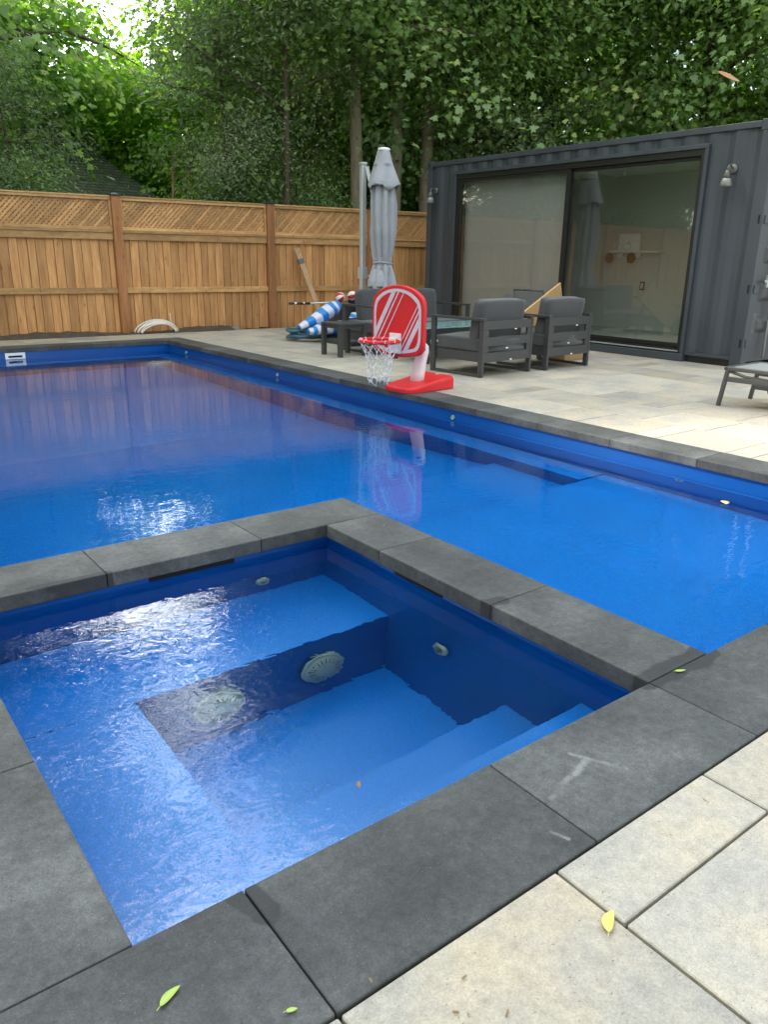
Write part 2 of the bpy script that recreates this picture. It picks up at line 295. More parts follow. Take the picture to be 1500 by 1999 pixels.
def leaf_mat(name, dark, light, trans, tw=0.4):
    m = bpy.data.materials.new(name); m.use_nodes = True; t = m.node_tree; t.nodes.clear()
    o = t.nodes.new('ShaderNodeOutputMaterial'); at = t.nodes.new('ShaderNodeAttribute'); at.attribute_name = 'tone'
    col = ramp(t, at.outputs['Fac'], [(0.0, dark), (0.75, light), (1.0, (light[0] * 1.5, light[1] * 1.25, light[2]))])
    p = t.nodes.new('ShaderNodeBsdfPrincipled'); p.inputs['Roughness'].default_value = 0.5; p.inputs['Specular IOR Level'].default_value = 0.35
    t.links.new(col, p.inputs['Base Color'])
    tl = t.nodes.new('ShaderNodeBsdfTranslucent')
    tcx = mixc(t, 1.0, col, trans, 'MULTIPLY'); t.links.new(tcx, tl.inputs[0])
    mx = t.nodes.new('ShaderNodeMixShader'); mx.inputs[0].default_value = tw
    t.links.new(p.outputs[0], mx.inputs[1]); t.links.new(tl.outputs[0], mx.inputs[2]); t.links.new(mx.outputs[0], o.inputs[0])
    return m
M['leaf_dark'] = leaf_mat('maple_leaf', (0.13, 0.205, 0.095), (0.25, 0.36, 0.155), (2.6, 2.6, 1.2))
M['leaf_grey'] = leaf_mat('elm_leaf', (0.12, 0.165, 0.09), (0.20, 0.26, 0.14), (1.8, 2.0, 1.2), 0.3)
M['leaf_light'] = leaf_mat('lime_leaf', (0.10, 0.20, 0.025), (0.19, 0.33, 0.045), (2.4, 2.4, 1.0), 0.5)
M['leaf_fall'] = mat('yellow_leaf', (0.72, 0.60, 0.16), 0.6)
M['leaf_green'] = mat('fresh_leaf', (0.36, 0.48, 0.10), 0.6)
M['leaf_brown'] = mat('dry_leaf', (0.26, 0.14, 0.055), 0.7)

# ------------------------------------------------------------------ mesh helpers
class MB:
    """collects shapes in plain lists; build() links them as ONE mesh object"""
    def __init__(s): s.v = []; s.f = []; s.tone = []; s.mi = []; s.uv = None
    def add(s, vs, fs, tone=0.5, mi=0):
        k = len(s.v); s.v += [tuple(p) for p in vs]
        for f in fs: s.f.append(tuple(k + i for i in f)); s.tone.append(tone); s.mi.append(mi)
        return s
    def box(s, x0, x1, y0, y1, z0, z1, tone=0.5, mi=0):
        v = [(x, y, z) for z in (z0, z1) for y in (y0, y1) for x in (x0, x1)]
        return s.add(v, [(0, 2, 3, 1), (4, 5, 7, 6), (0, 1, 5, 4), (2, 6, 7, 3), (0, 4, 6, 2), (1, 3, 7, 5)], tone, mi)
    def obox(s, c, ax, ay, az, tone=0.5, mi=0):      # half-axis vectors
        c = Vector(c); ax = Vector(ax); ay = Vector(ay); az = Vector(az)
        v = [c + i * ax + j * ay + k * az for k in (-1, 1) for j in (-1, 1) for i in (-1, 1)]
        return s.add(v, [(0, 2, 3, 1), (4, 5, 7, 6), (0, 1, 5, 4), (2, 6, 7, 3), (0, 4, 6, 2), (1, 3, 7, 5)], tone, mi)
    def beam(s, a, b, wd, ht, tone=0.5, up=(0, 0, 1), mi=0):
        a = Vector(a); b = Vector(b); d = b - a; u = Vector(up)
        sx = d.cross(u)
        if sx.length < 1e-6: sx = d.cross(Vector((1, 0, 0)))
        sx.normalize(); uz = sx.cross(d).normalized()
        return s.obox((a + b) / 2, d / 2, sx * wd / 2, uz * ht / 2, tone, mi)
    def tube(s, pts, r, n=8, tone=0.5, mi=0, cap=True, closed=False):
        pts = [Vector(p) for p in pts]; m_ = len(pts)
        rr = r if isinstance(r, (list, tuple)) else [r] * m_
        vs = []; up = Vector((0, 0, 1)); ref = None
        for i, p in enumerate(pts):
            if closed: d = pts[(i + 1) % m_] - pts[i - 1]
            else: d = pts[min(i + 1, m_ - 1)] - pts[max(i - 1, 0)]
            d.normalize()
            if ref is None:
                ref = d.cross(up)
                if ref.length < 0.1: ref = d.cross(Vector((1, 0, 0)))
            ref = (ref - d * ref.dot(d)).normalized(); bb = d.cross(ref)
            for k in range(n):
                a = 2 * PI * k / n; vs.append(p + (ref * math.cos(a) + bb * math.sin(a)) * rr[i])
        fs = []
        for i in range(m_ if closed else m_ - 1):
            j = (i + 1) % m_
            for k in range(n): fs.append((i * n + k, i * n + (k + 1) % n, j * n + (k + 1) % n, j * n + k))
        if cap and not closed: fs.append(tuple(range(n))[::-1]); fs.append(tuple((m_ - 1) * n + k for k in range(n)))
        return s.add(vs, fs, tone, mi)
    def lathe(s, prof, c=(0, 0, 0), n=20, axis=None, tone=0.5, mi=0):   # prof: (r, h)
        az = Vector(axis or (0, 0, 1)).normalized(); ax = az.orthogonal().normalized(); ay = az.cross(ax); c = Vector(c)
        vs = []
        for r, h in prof:
            for k in range(n):
                a = 2 * PI * k / n; vs.append(c + az * h + (ax * math.cos(a) + ay * math.sin(a)) * r)
        fs = [(i * n + k, i * n + (k + 1) % n, (i + 1) * n + (k + 1) % n, (i + 1) * n + k) for i in range(len(prof) - 1) for k in range(n)]
        fs.append(tuple(range(n))[::-1]); fs.append(tuple((len(prof) - 1) * n + k for k in range(n)))
        return s.add(vs, fs, tone, mi)
    def prism(s, poly, z0, z1, tone=0.5, mi=0):
        n = len(poly); v = [(x, y, z0) for x, y in poly] + [(x, y, z1) for x, y in poly]
        return s.add(v, [tuple(range(n))[::-1], tuple(range(n, 2 * n))] + [(i, (i + 1) % n, n + (i + 1) % n, n + i) for i in range(n)], tone, mi)
    def build(s, name, mats, parent=None, bevel=0.0, smooth=False, seg=2, loc=None, autosmooth=False, subsurf=0, fixn=True):
        me = bpy.data.meshes.new(name); me.from_pydata(s.v, [], s.f)
        if not isinstance(mats, (list, tuple)): mats = [mats]
        for m_ in mats: me.materials.append(m_)
        at = me.attributes.new('tone', 'FLOAT', 'FACE'); at.data.foreach_set('value', s.tone)
        me.polygons.foreach_set('material_index', s.mi)
        if s.uv: 
            ul = me.uv_layers.new(name='UVMap')
            for i, l in enumerate(me.loops): ul.data[i].uv = s.uv(me.vertices[l.vertex_index].co)
        me.validate()
        if fixn:
            bm = bmesh.new(); bm.from_mesh(me); bmesh.ops.recalc_face_normals(bm, faces=bm.faces); bm.to_mesh(me); bm.free()
        if smooth: me.polygons.foreach_set('use_smooth', [True] * len(me.polygons))
        me.update()
        o = bpy.data.objects.new(name, me); C.objects.link(o)
        if parent is not None: o.parent = parent
        if loc: o.location = loc
        if bevel:
            bv = o.modifiers.new('bevel', 'BEVEL'); bv.width = bevel; bv.segments = seg; bv.limit_method = 'ANGLE'; bv.angle_limit = math.radians(40)
            bv.harden_normals = False
        if subsurf:
            ss = o.modifiers.new('sub', 'SUBSURF'); ss.levels = subsurf; ss.render_levels = subsurf
        return o
def tag(o, label, cat, group=None):
    o['label'] = label; o['category'] = cat
    if group: o['group'] = group
    return o
def thing(name, label, cat, loc=(0, 0, 0), rz=0.0, group=None):
    o = bpy.data.objects.new(name, None); o.empty_display_size = 0.1; C.objects.link(o)
    o.location = loc; o.rotation_euler = (0, 0, rz); return tag(o, label, cat, group)
def struct(o, kind='structure', label=None):
    o['kind'] = kind
    if label: o['label'] = label
    return o
def dup(root, loc=None, rz=None, label=None, scale=None):
    r = root.copy(); C.objects.link(r)
    if loc is not None: r.location = loc
    if rz is not None: r.rotation_euler = (0, 0, rz)
    if scale is not None: r.scale = scale if isinstance(scale, tuple) else (scale,) * 3
    if label: r['label'] = label
    for ch in list(root.children):
        c = ch.copy(); C.objects.link(c); c.parent = r
        for g in ch.children:
            d = g.copy(); C.objects.link(d); d.parent = c
    return r
rnd = random.Random(7)

# ------------------------------------------------------------------ layout (metres; pool axes = X, Y)
SL, SR, SN, SF = 0.331, 1.971, 1.197, 3.036        # spa inner coping edges
DO, DF = 2.298, 3.368                               # divider outer edges
PI_, PO, PF, PG, BO = 4.748, 5.075, 11.741, 12.064, 0.847   # pool right inner/outer, far inner/outer, near border
CL = -0.01                                          # outer edge of left coping
def fence_y(x): return 13.5 - 0.06 * x

# ground sheet, with the pool cut out as four sheets joined in one mesh
g = MB()
GZ = -0.09
for (x0, x1, y0, y1) in ((-150, SL - .05, -150, 200), (PI_ + 0.06, 200, -150, 200), (SL - .05, PI_ + 0.06, -150, SN - 0.05), (SL - .05, PI_ + 0.06, PF + 0.06, 200)):
    g.add([(x0, y0, GZ), (x1, y0, GZ), (x1, y1, GZ), (x0, y1, GZ)], [(0, 1, 2, 3)])
struct(g.build('ground', M['ground'], fixn=False))
# bedding under the paving
g = MB()
for (x0, x1, y0, y1) in ((-7.5, SL - .05, -4, 12.9), (PI_ + 0.06, 13, -4, 12.95), (SL - .05, PI_ + 0.06, -4, SN - 0.05), (SL - .05, PI_ + 0.06, PF + 0.06, 12.9)):
    g.add([(x0, y0, -0.022), (x1, y0, -0.022), (x1, y1, -0.022), (x0, y1, -0.022)], [(0, 1, 2, 3)])
struct(g.build('paving_bed', M['joint'], fixn=False))

# paving slabs
def clip(x0, x1, y0, y1, holes):
    rects = [(x0, x1, y0, y1)]
    for hx0, hx1, hy0, hy1 in holes:
        nr = []
        for a, b, c, d in rects:
            if b <= hx0 or a >= hx1 or d <= hy0 or c >= hy1: nr.append((a, b, c, d)); continue
            if a < hx0: nr.append((a, hx0, c, d))
            if b > hx1: nr.append((hx1, b, c, d))
            aa, bb = max(a, hx0), min(b, hx1)
            if c < hy0: nr.append((aa, bb, c, hy0))
            if d > hy1: nr.append((aa, bb, hy1, d))
        rects = nr
    return [r for r in rects if r[1] - r[0] > 0.03 and r[3] - r[2] > 0.03]
hole = (CL, PO, BO, PG)
cont_hole = (9.55, 11.9, 5.16, 11.24)
pv = MB(); J = 0.0035
manual = [(1.13, 1.695, 0.668, 0.847), (1.13, 1.695, -0.10, 0.668), (0.565, 1.13, 0.10, 0.847), (1.695, 2.26, 0.49, 0.847), (1.695, 2.26, -0.2, 0.49),
          (0.565, 1.13, -0.46, 0.10), (0.0, 0.565, 0.28, 0.847), (0.0, 0.565, -0.46, 0.28), (2.26, 2.825, 0.3, 0.847)]
def tonev(): return min(1, max(0, rnd.gauss(0.5, 0.27)))
for x0, x1, y0, y1 in manual: pv.box(x0 + J, x1 - J, y0 + J, y1 - J, -0.05, -0.001 - rnd.random() * 0.002, tonev())
k = -13
while 1.13 + 0.565 * k < 12.9:
    x0 = 1.13 + 0.565 * k; x1 = x0 + 0.565; k += 1
    y = -2.4 - rnd.random() * 0.5
    while y < 12.9:
        ln = rnd.choice([0.188, 0.376, 0.565, 0.565, 0.75]); y1 = min(y + ln, 12.9)
        rs = clip(x0, x1, y, y1, [hole, cont_hole, (-0.01, 2.83, -0.46, 0.847)])
        tn = tonev()
        for a, b, c, d in rs:
            pv.box(a + J, b - J, c + J, d - J, -0.05, -0.001 - rnd.random() * 0.002, tn)
        y = y1
patio = struct(pv.build('patio', M['paver'], bevel=0.003, seg=1))

# coping
CP = MB()
def cop(x0, x1, y0, y1, th=0.058, tn=None):
    CP.box(x0 + 0.0015, x1 - 0.0015, y0 + 0.0015, y1 - 0.0015, -th, 0.002, tonev() if tn is None else tn)
# near border run along X (joints at 0.562 + n*0.711)
cop(-0.86, -0.149, BO, SN)
cop(-0.149, 0.562, BO, SN); cop(0.562, 1.273, BO, SN); cop(1.273, SR, BO, SN)
xs = [SR, 2.68, 3.39, 4.10, 4.748, PO]
for a, b in zip(xs[:-1], xs[1:]): cop(a, b, BO, SN)
# left of the spa and of the pool
ys = [SN, 1.72, 2.43, 3.14, 3.85, 4.56, 5.27, 5.98, 6.69, 7.4, 8.11, 8.82, 9.53, 10.24, 10.95, 11.74, PG]
ys = [SN, 1.90, 2.61, 3.32, 4.03] + [4.03 + 0.711 * i for i in range(1, 11)] + [PG]
for a, b in zip(ys[:-1], ys[1:]): cop(CL, SL, a, b)
# divider
for a, b in ((SL, 0.896), (0.896, 1.612), (1.612, DO)): cop(a, b, SF, DF, 0.062)
for a, b in ((SN, 1.898), (1.898, 2.605), (2.605, SF)): cop(SR, DO, a, b, 0.062)
# pool right and far
y = SN
for b in (2.07, 2.754, 3.465, 4.176, 4.887, 5.598, 6.309, 7.02, 7.731, 8.442, 9.153, 9.864, 10.575, 11.286, PF):
    cop(PI_, PO, y, b); y = b
cop(PI_ - 0.4, PO, PF, PG)
x = SL
for b in (1.02, 1.731, 2.442, 3.153, 3.864, PI_ - 0.4): cop(x, b, PF, PG); x = b
coping = struct(CP.build('coping', M['coping'], bevel=0.004, seg=2))

# pool shell
WZ, SZ = -0.155, -0.090
def quad(mb, a, b, c, d, mi=0): mb.add([a, b, c, d], [(0, 1, 2, 3)], 0.5, mi)
def wall_finish_shade(mb):      # upright faces: smooth gelcoat with shade in its colour; treads and floor: non-slip
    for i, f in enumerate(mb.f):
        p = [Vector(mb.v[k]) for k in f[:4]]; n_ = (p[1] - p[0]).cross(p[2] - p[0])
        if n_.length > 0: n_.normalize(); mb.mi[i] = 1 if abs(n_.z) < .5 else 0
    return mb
sh = MB()
x0, x1, y0, y1 = SL - 0.02, PI_ + 0.025, SN - 0.02, PF + 0.02
zf = lambda y: -0.75 if y < 3.5 else (-0.95 if y < 4.4 else max(-1.75, -0.95 - (y - 4.4) * 0.3))
T = -0.059
ysl = [y0, SF + 0.11, 3.5, 3.52, 4.4, 4.42, 7.1, y1]; zsl = [-0.62, -0.62, -0.62, -0.86, -0.86, -0.97, -1.45, -1.45]
for i in range(7):
    a, b = ysl[i], ysl[i + 1]; za, zb = zsl[i], zsl[i + 1]
    xl = SR + 0.11 if a < 3.0 else x0
    quad(sh, (xl, a, za), (x1, a, za), (x1, b, zb), (xl, b, zb))                # floor
    if a > 3.0: quad(sh, (x0, a, T), (x0, b, T), (x0, b, zb), (x0, a, za))      # left wall
    quad(sh, (x1, b, T), (x1, a, T), (x1, a, za), (x1, b, zb))                  # right wall
quad(sh, (x1, y0, T), (SR + .11, y0, T), (SR + .11, y0, -0.62), (x1, y0, -0.62))
quad(sh, (x0, y1, T), (x1, y1, T), (x1, y1, -1.45), (x0, y1, -1.45))
# bench ledge along the right wall, thin lip under the coping
sh.box(x1 - 0.27, x1 - 0.001, 3.51, y1 - 0.001, -1.44, -0.60)
sh.box(x0 + .001, x1 - .27, y1 - 0.22, y1 - 0.001, -1.44, -0.60)
sh.box(x1 - 0.03, x1 - 0.001, y0 + .001, y1 - .001, -0.20, -0.185)
# the spa's outer wall standing in the pool
sx0, sx1, sy0, sy1 = SL, DO - 0.015, SN, DF - 0.015
sh.box(SR + 0.10, sx1, sy0 + 0.02, sy1, -0.85, -0.064)
sh.box(SL + 0.02, SR + 0.099, SF + 0.10, sy1 - 0.001, -0.85, -0.064)
struct(wall_finish_shade(sh).build('pool_shell', [M['shell'], M['wallgel_shaded']]))
wt = MB()
quad(wt, (SR + 0.05, y0, WZ), (x1, y0, WZ), (x1, SF + 0.1, WZ), (SR + 0.05, SF + 0.1, WZ))
quad(wt, (x0, SF + 0.1, WZ), (x1, SF + 0.1, WZ), (x1, y1, WZ), (x0, y1, WZ))
struct(wt.build('pool_water', M['water'], fixn=False))
# spa shell
sp = MB()
a0, a1, b0, b1 = SL - 0.02, SR + 0.03, SN - 0.02, SF + 0.03
F = -0.92
def wallring(mb, x0, x1, y0, y1, zt, X0, X1, Y0, Y1, zb):
    t_ = [(x0, y0, zt), (x1, y0, zt), (x1, y1, zt), (x0, y1, zt)]; b_ = [(X0, Y0, zb), (X1, Y0, zb), (X1, Y1, zb), (X0, Y1, zb)]
    for i in range(4): j = (i + 1) % 4; quad(mb, t_[i], t_[j], b_[j], b_[i])
wallring(sp, a0, a1, b0, b1, -0.063, a0 + 0.05, a1 - 0.10, b0 + 0.05, b1 - 0.05, F)
quad(sp, (a0, b0, F), (a1, b0, F), (a1, b1, F), (a0, b1, F))
BZ = -0.50
def bench(mb, poly_top, poly_bot, zt, zb):
    n = len(poly_top)
    mb.add([(x, y, zt) for x, y in poly_top] + [(x, y, zb) for x, y in poly_bot], [tuple(range(n))] + [(i, (i + 1) % n, n + (i + 1) % n, n + i) for i in range(n)])
bench(sp, [(a0 + .03, 2.50), (a1 - .03, 2.50), (a1 - .03, b1 - .03), (a0 + .03, b1 - .03)], [(a0, 2.46), (a1, 2.46), (a1, b1), (a0, b1)], BZ, F)       # far seat
bench(sp, [(a0 + .03, b0 + .02), (0.79, b0 + .02), (0.79, 2.4995), (a0 + .03, 2.4995)], [(a0, b0), (0.88, b0), (0.88, 2.4995), (a0, 2.4995)], BZ - 0.0015, F)       # left seat
bench(sp, [(0.7895, b0 + .02), (a1 - .05, b0 + .02), (a1 - .05, 1.76), (0.7895, 1.76)], [(0.86, b0), (a1, b0), (a1, 1.79), (0.86, 1.79)], -0.60, F)        # lower step
bench(sp, [(a0 + .02, b0 + .01), (a1 - .02, b0 + .01), (a1 - .02, 1.44), (a0 + .02, 1.44)], [(a0, b0), (a1, b0), (a1, 1.46), (a0, 1.46)], -0.30, -0.59)       # upper step
struct(wall_finish_shade(sp).build('spa_shell', [M['shell_spa'], M['wallgel_shaded']]))
# rim upstand between spa wall and coping (blue lip)
wt = MB(); quad(wt, (a0, b0, SZ), (a1, b0, SZ), (a1, b1, SZ), (a0, b1, SZ))
struct(wt.build('spa_water', M['spa_water'], fixn=False))

# fittings in the pools
def disc_fit(name, c, axis, r, label, cat='fitting', group=None, depth=0.02, hub=True):
    t_ = thing(name, label, cat, c, 0, group)
    mb = MB().lathe([(r * 0.6, 0), (r, 0.002), (r, depth * 0.5), (r * 0.82, depth), (r * 0.55, depth * 1.05), (r * 0.5, depth * 0.6), (0.001, depth * 0.6)], (0, 0, 0), 28, axis)
    mb.build('ring', M['fit'], t_, smooth=True)
    if hub:
        h = MB()
        ax = Vector(axis).normalized(); u = ax.orthogonal().normalized(); v = ax.cross(u)
        h.lathe([(r * 0.45, depth * 0.62), (r * 0.42, depth * 1.2), (0.001, depth * 1.3)], (0, 0, 0), 18, axis)
        h.build('nozzle', M['lampm'], t_, smooth=True)
    return t_
disc_fit('spa_jet', (1.60, 3.025, -0.36), (0, -1, 0.05), 0.036, 'small round jet in the far spa wall near the right corner', 'jet', 'jets in the spa walls')
disc_fit('spa_jet', (0.98, 3.025, -0.36), (0, -1, 0.05), 0.036, 'round jet in the far spa wall under the white glare', 'jet', 'jets in the spa walls')
disc_fit('spa_jet', (1.935, 2.12, -0.47), (-1, 0, 0.05), 0.040, 'round jet set in the dark right spa wall', 'jet', 'jets in the spa walls')
def drain(c, label):
    t_ = thing('suction_cover', label, 'drain cover', c, 0, 'suction covers under the far spa seat')
    ax = Vector((0, -1, 0.10)).normalized()
    MB().lathe([(0.098, 0), (0.104, 0.006), (0.104, 0.012), (0.096, 0.017), (0.088, 0.013), (0.080, 0.022), (0.055, 0.031), (0.030, 0.034), (0.001, 0.035)], (0, 0, 0), 40, ax).build('cover', M['fit'], t_, smooth=True)
    u = ax.orthogonal().normalized(); v = ax.cross(u); b_ = MB()
    for q in range(20):
        a = 2 * PI * q / 20; d = u * math.cos(a) + v * math.sin(a)
        b_.beam(d * 0.050 + ax * 0.0335, d * 0.078 + ax * 0.0245, 0.003, 0.003)
    b_.build('grille', M['lampm'], t_)
drain((1.10, 2.468, -0.71), 'pale round suction cover under the far seat, left one by the glare')
drain((1.57, 2.468, -0.71), 'pale round suction cover under the far seat, right one by the corner')
t_ = thing('skimmer_plate', 'white skimmer plate with a black slot in far pool wall', 'skimmer', (2.54, PF + 0.018, -0.115))
MB().box(-0.13, 0.13, -0.008, 0, -0.036, 0.05).build('plate', M['white'], t_, bevel=0.003)
MB().box(-0.09, 0.09, -0.012, -0.0082, -0.014, 0.012).build('slot', M['darkhole'], t_)
t_ = thing('weir_slot', 'dark weir slot under the coping of the far spa wall', 'skimmer', (1.28, SF + 0.026, -0.075))
MB().box(-0.20, 0.20, -0.006, 0.003, -0.013, 0.010).build('opening', M['darkhole'], t_)
t_['label'] = 'dark skimmer slot under the coping of the far spa wall'
t_ = thing('weir_slot', 'narrow dark overflow slot in the right spa wall', 'skimmer', (SR + 0.026, 2.36, -0.075))
MB().box(-0.004, 0.003, -0.16, 0.16, -0.012, 0.008).build('opening', M['darkhole'], t_)
for y_, lb in ((2.87, 'white round pool light in the right wall near the bottom corner'), (5.2, 'small pool return in the right wall by the red hoop'), (8.4, 'small pool return in the right wall past the hoop'), (11.1, 'small pool return near the far right pool corner')):
    disc_fit('pool_return', (x1 - 0.002, y_, -0.23 if y_ < 4 else -0.125), (-1, 0, 0), 0.034 if y_ < 4 else 0.022, lb, 'fitting', 'fittings in the right pool wall', hub=y_ < 4)
# small floor recess wedge by the near spa edge
t_ = thing('spa_handhold', 'small dark triangular handhold by the near spa edge', 'handhold', (1.17, 1.255, -0.29))
MB().prism([(-0.05, -0.035), (0.05, -0.035), (0.03, 0.035), (0.0, 0.05)], 0, 0.02).build('wedge', M['navy'], t_, bevel=0.004)

# soil strip along the fence
so_ = MB(); nx, ny = 90, 8; r2 = random.Random(3)
for i in range(nx + 1):
    for j in range(ny + 1):
        X = -7.5 + (6.45 + 7.5) * i / nx; v = j / ny
        Y = 12.80 + (fence_y(X) + 0.25 - 12.80) * v + (r2.uniform(-.03, .03) if j == 0 else 0)
        so_.v.append((X, Y, -0.03 if j == 0 else 0.015 + 0.03 * math.sin(X * 2.3) * math.sin(v * 3) + r2.uniform(0, 0.035)))
for i in range(nx):
    for j in range(ny):
        a = i * (ny + 1) + j; so_.f.append((a, a + ny + 1, a + ny + 2, a + 1)); so_.tone.append(0.5); so_.mi.append(0)
struct(so_.build('soil', M['soil'], smooth=True, fixn=False))

# ------------------------------------------------------------------ fence
fang = math.atan(-0.06)
fence = thing('wooden_fence', 'brown stained board fence with lattice top behind the pool', 'fence', (0, 13.5, 0), fang)
L = lambda x: x / math.cos(fang)
posts = [L(x) for x in (-9.0, -6.2, -3.5, -0.8, 1.9, 4.62, 7.32, 9.45, 12.15, 14.85)]
for px_ in posts:
    p = MB().box(px_ - 0.07, px_ + 0.07, -0.09, 0.05, -0.08, 2.13, rnd.random()).build('post', M['post'], fence, bevel=0.006)
    MB().box(px_ - 0.085, px_ + 0.085, -0.105, 0.065, 2.131, 2.15).add([(px_ - .07, -.09, 2.15), (px_ + .07, -.09, 2.15), (px_ + .07, .05, 2.15), (px_ - .07, .05, 2.15), (px_, -.02, 2.185)], [(0, 1, 4), (1, 2, 4), (2, 3, 4), (3, 0, 4)]).build('post_cap', M['cap'], p)
for pa, pb in zip(posts[:-1], posts[1:]):
    a, b = pa + 0.072, pb - 0.072
    mb = MB(); x = a; back = False
    while x < b - 0.02:
        wd = rnd.choice([0.115, 0.13, 0.14, 0.14]); e = min(x + wd, b)
        yy = 0.012 if rnd.random() < 0.35 else 0.0
        mb.box(x + 0.004, e - 0.004, yy, yy + 0.018, -0.02 + rnd.random() * 0.03, 1.50, min(1, max(0, rnd.gauss(.5, .28)))); x = e
    mb.box(a, b, 0.033, 0.045, 0.0, 1.5, 0.1)
    mb.build('board_panel', M['wood'], fence, bevel=0.0015, seg=1)
    MB().box(a, b, -0.040, -0.001, 0.64, 0.73, rnd.random()).build('rail', M['rail'], fence, bevel=0.003)
    MB().box(a, b, -0.040, -0.001, 1.47, 1.575, rnd.random()).build('rail', M['rail'], fence, bevel=0.003)
    MB().box(a, b, -0.055, 0.03, 1.577, 1.613, rnd.random()).build('rail', M['rail'], fence, bevel=0.003)
    MB().box(a, b, -0.045, -0.012, 1.615, 1.665, rnd.random()).box(a, b, -0.045, -0.012, 2.065, 2.105, rnd.random()).box(a, a + .035, -.044, -.013, 1.667, 2.063, .5).box(b - .035, b, -.044, -.013, 1.667, 2.063, .5).box(a, b, -0.055, 0.03, 2.107, 2.13, rnd.random()).build('lattice_frame', M['rail'], fence, bevel=0.003)
    la = MB(); z0, z1 = 1.64, 2.09; h = z1 - z0
    stp = 0.076; hw = 0.0255
    x = a - h
    while x < b:
        for sgn, yl in ((1, -0.006), (-1, 0.003)):
            # slat centre line from (x,z0) to (x+h,z1) (or mirrored), clipped to [a,b]
            xs0, xs1 = (x, x + h) if sgn > 0 else (x + h, x)
            za, zb = z0, z1; xa, xb = xs0, xs1
            def clipx(X, xa, za, xb, zb):
                return za + (X - xa) * (zb - za) / (xb - xa)
            lo, hi = min(xa, xb), max(xa, xb)
            if hi <= a + 0.01 or lo >= b - 0.01: continue
            pts = [(xa, za), (xb, zb)]; q = []
            for (X, Z) in pts:
                Xc = min(max(X, a + 0.004), b - 0.004); q.append((Xc, clipx(Xc, xa, za, xb, zb)))
            (xa, za), (xb, zb) = q
            if abs(xb - xa) < 0.01: continue
            la.beam((xa, yl, za), (xb, yl, zb), hw * 1.45, 0.007, rnd.random(), up=(0, 1, 0))
        x += stp
    la.build('lattice_panel', M['lattice'], fence)

# ------------------------------------------------------------------ container pool house
CX, CX1, CY0, CY1, CH = 9.507, 11.945, 5.12, 11.29, 2.84
cont = thing('shipping_container', 'dark grey shipping container pool house with sliding glass door', 'pool house', (CX, CY0, 0))
def cbox(mb, x0, x1, y0, y1, z0, z1, tn=0.5, mi=0): return mb.box(x0 - CX, x1 - CX, y0 - CY0, y1 - CY0, z0, z1, tn, mi)
OY0, OY1, OZ0, OZ1 = 5.92, 10.57, 0.10, 2.64
def corr(mb, fixed, u0, u1, z0, z1, axis='y', depth=0.022, per=0.34, phase=0.0, sgn=1):
    """vertical trapezoid corrugation running along u between u0..u1; outer skin at 'fixed', recess = sgn*depth"""
    prof = []; u = u0
    cyc = [(0.0, 0), (0.25, 0), (0.5, 1), (0.75, 1), (1.0, 0)]
    us = []
    n0 = math.floor((u0 - phase) / per) - 1; n1 = math.ceil((u1 - phase) / per) + 1
    pts = [(phase + (n + f) * per, d) for n in range(n0, n1) for f, d in cyc[:-1]]
    def at(x):
        for (xa, da), (xb, db) in zip(pts[:-1], pts[1:]):
            if xa <= x <= xb: return da + (db - da) * (x - xa) / (xb - xa)
        return 0
    ins = [(u0, at(u0))] + [p for p in pts if u0 < p[0] < u1] + [(u1, at(u1))]
    vs = []
    for x, d in ins:
        f = fixed + sgn * depth * d
        for z in (z0, z1): vs.append((f - CX, x - CY0, z) if axis == 'y' else (x - CX, f - CY0, z))
    fs = [(2 * i, 2 * i + 2, 2 * i + 3, 2 * i + 1) for i in range(len(ins) - 1)]
    mb.add(vs, fs)
w1 = MB()
corr(w1, CX + 0.012, CY0 + 0.16, OY0 - 0.002, 0.13, 2.755, phase=0.08)
corr(w1, CX + 0.012, OY1 + 0.002, CY1 - 0.12, 0.13, 2.755, phase=0.08)
corr(w1, CX + 0.012, OY0 - 0.002, OY1 + 0.002, OZ1 + 0.002, 2.755, phase=0.08)
w1.build('front_wall', M['steel'], cont, fixn=False)
w2 = MB(); corr(w2, CX1 - 0.012, CY0 + 0.1, CY1 - 0.1, 0.1, 2.76, sgn=-1); corr(w2, CY1 - 0.012, CX + 0.1, CX1 - 0.1, 0.1, 2.76, axis='x', sgn=-1)
w2.build('rear_wall', M['steel'], cont, fixn=False)
for (x0, x1, y0, y1) in ((CX, CX + .14, CY0, CY0 + .158), (CX, CX + .1, CY1 - .118, CY1), (CX1 - .14, CX1, CY0, CY0 + .158), (CX1 - .1, CX1, CY1 - .118, CY1)):
    p = cbox(MB(), x0, x1, y0, y1, 0.0, CH - 0.122); p.build('corner_post', M['steel'], cont, bevel=0.006)
    c_ = cbox(MB(), x0 - .006, x1 + .006, y0 - .004, y1 + .02, CH - .12, CH + 0.004)
    c_ = c_.build('corner_casting', M['steel'], cont, bevel=0.006)
    if x0 == CX and y0 > 8: cbox(MB(), x0 - .009, x0 - .0065, y0 + .045, y0 + .085, CH - .095, CH - .035).build('casting_hole', M['darkhole'], c_, bevel=0.001)
cbox(MB(), CX - .004, CX + .06, CY0 + .18, CY1 - .12, 2.757, CH - 0.01).build('top_rail', M['steel'], cont, bevel=0.006)
cbox(MB(), CX + .002, CX + .06, CY0 + .16, OY0 + 0.0, 0.085, 0.128).build('bottom_rail', M['steel'], cont, bevel=0.004)
cbox(MB(), CX + .001, CX + .06, OY1, CY1 - .12, 0.02, 0.128).build('bottom_rail', M['steel'], cont, bevel=0.004)
cbox(MB(), CX + .03, CX + .12, CY0 + .16, OY0 - 0.002, 0.0, 0.084).build('skirt', M['blackalu'], cont, bevel=0.004)
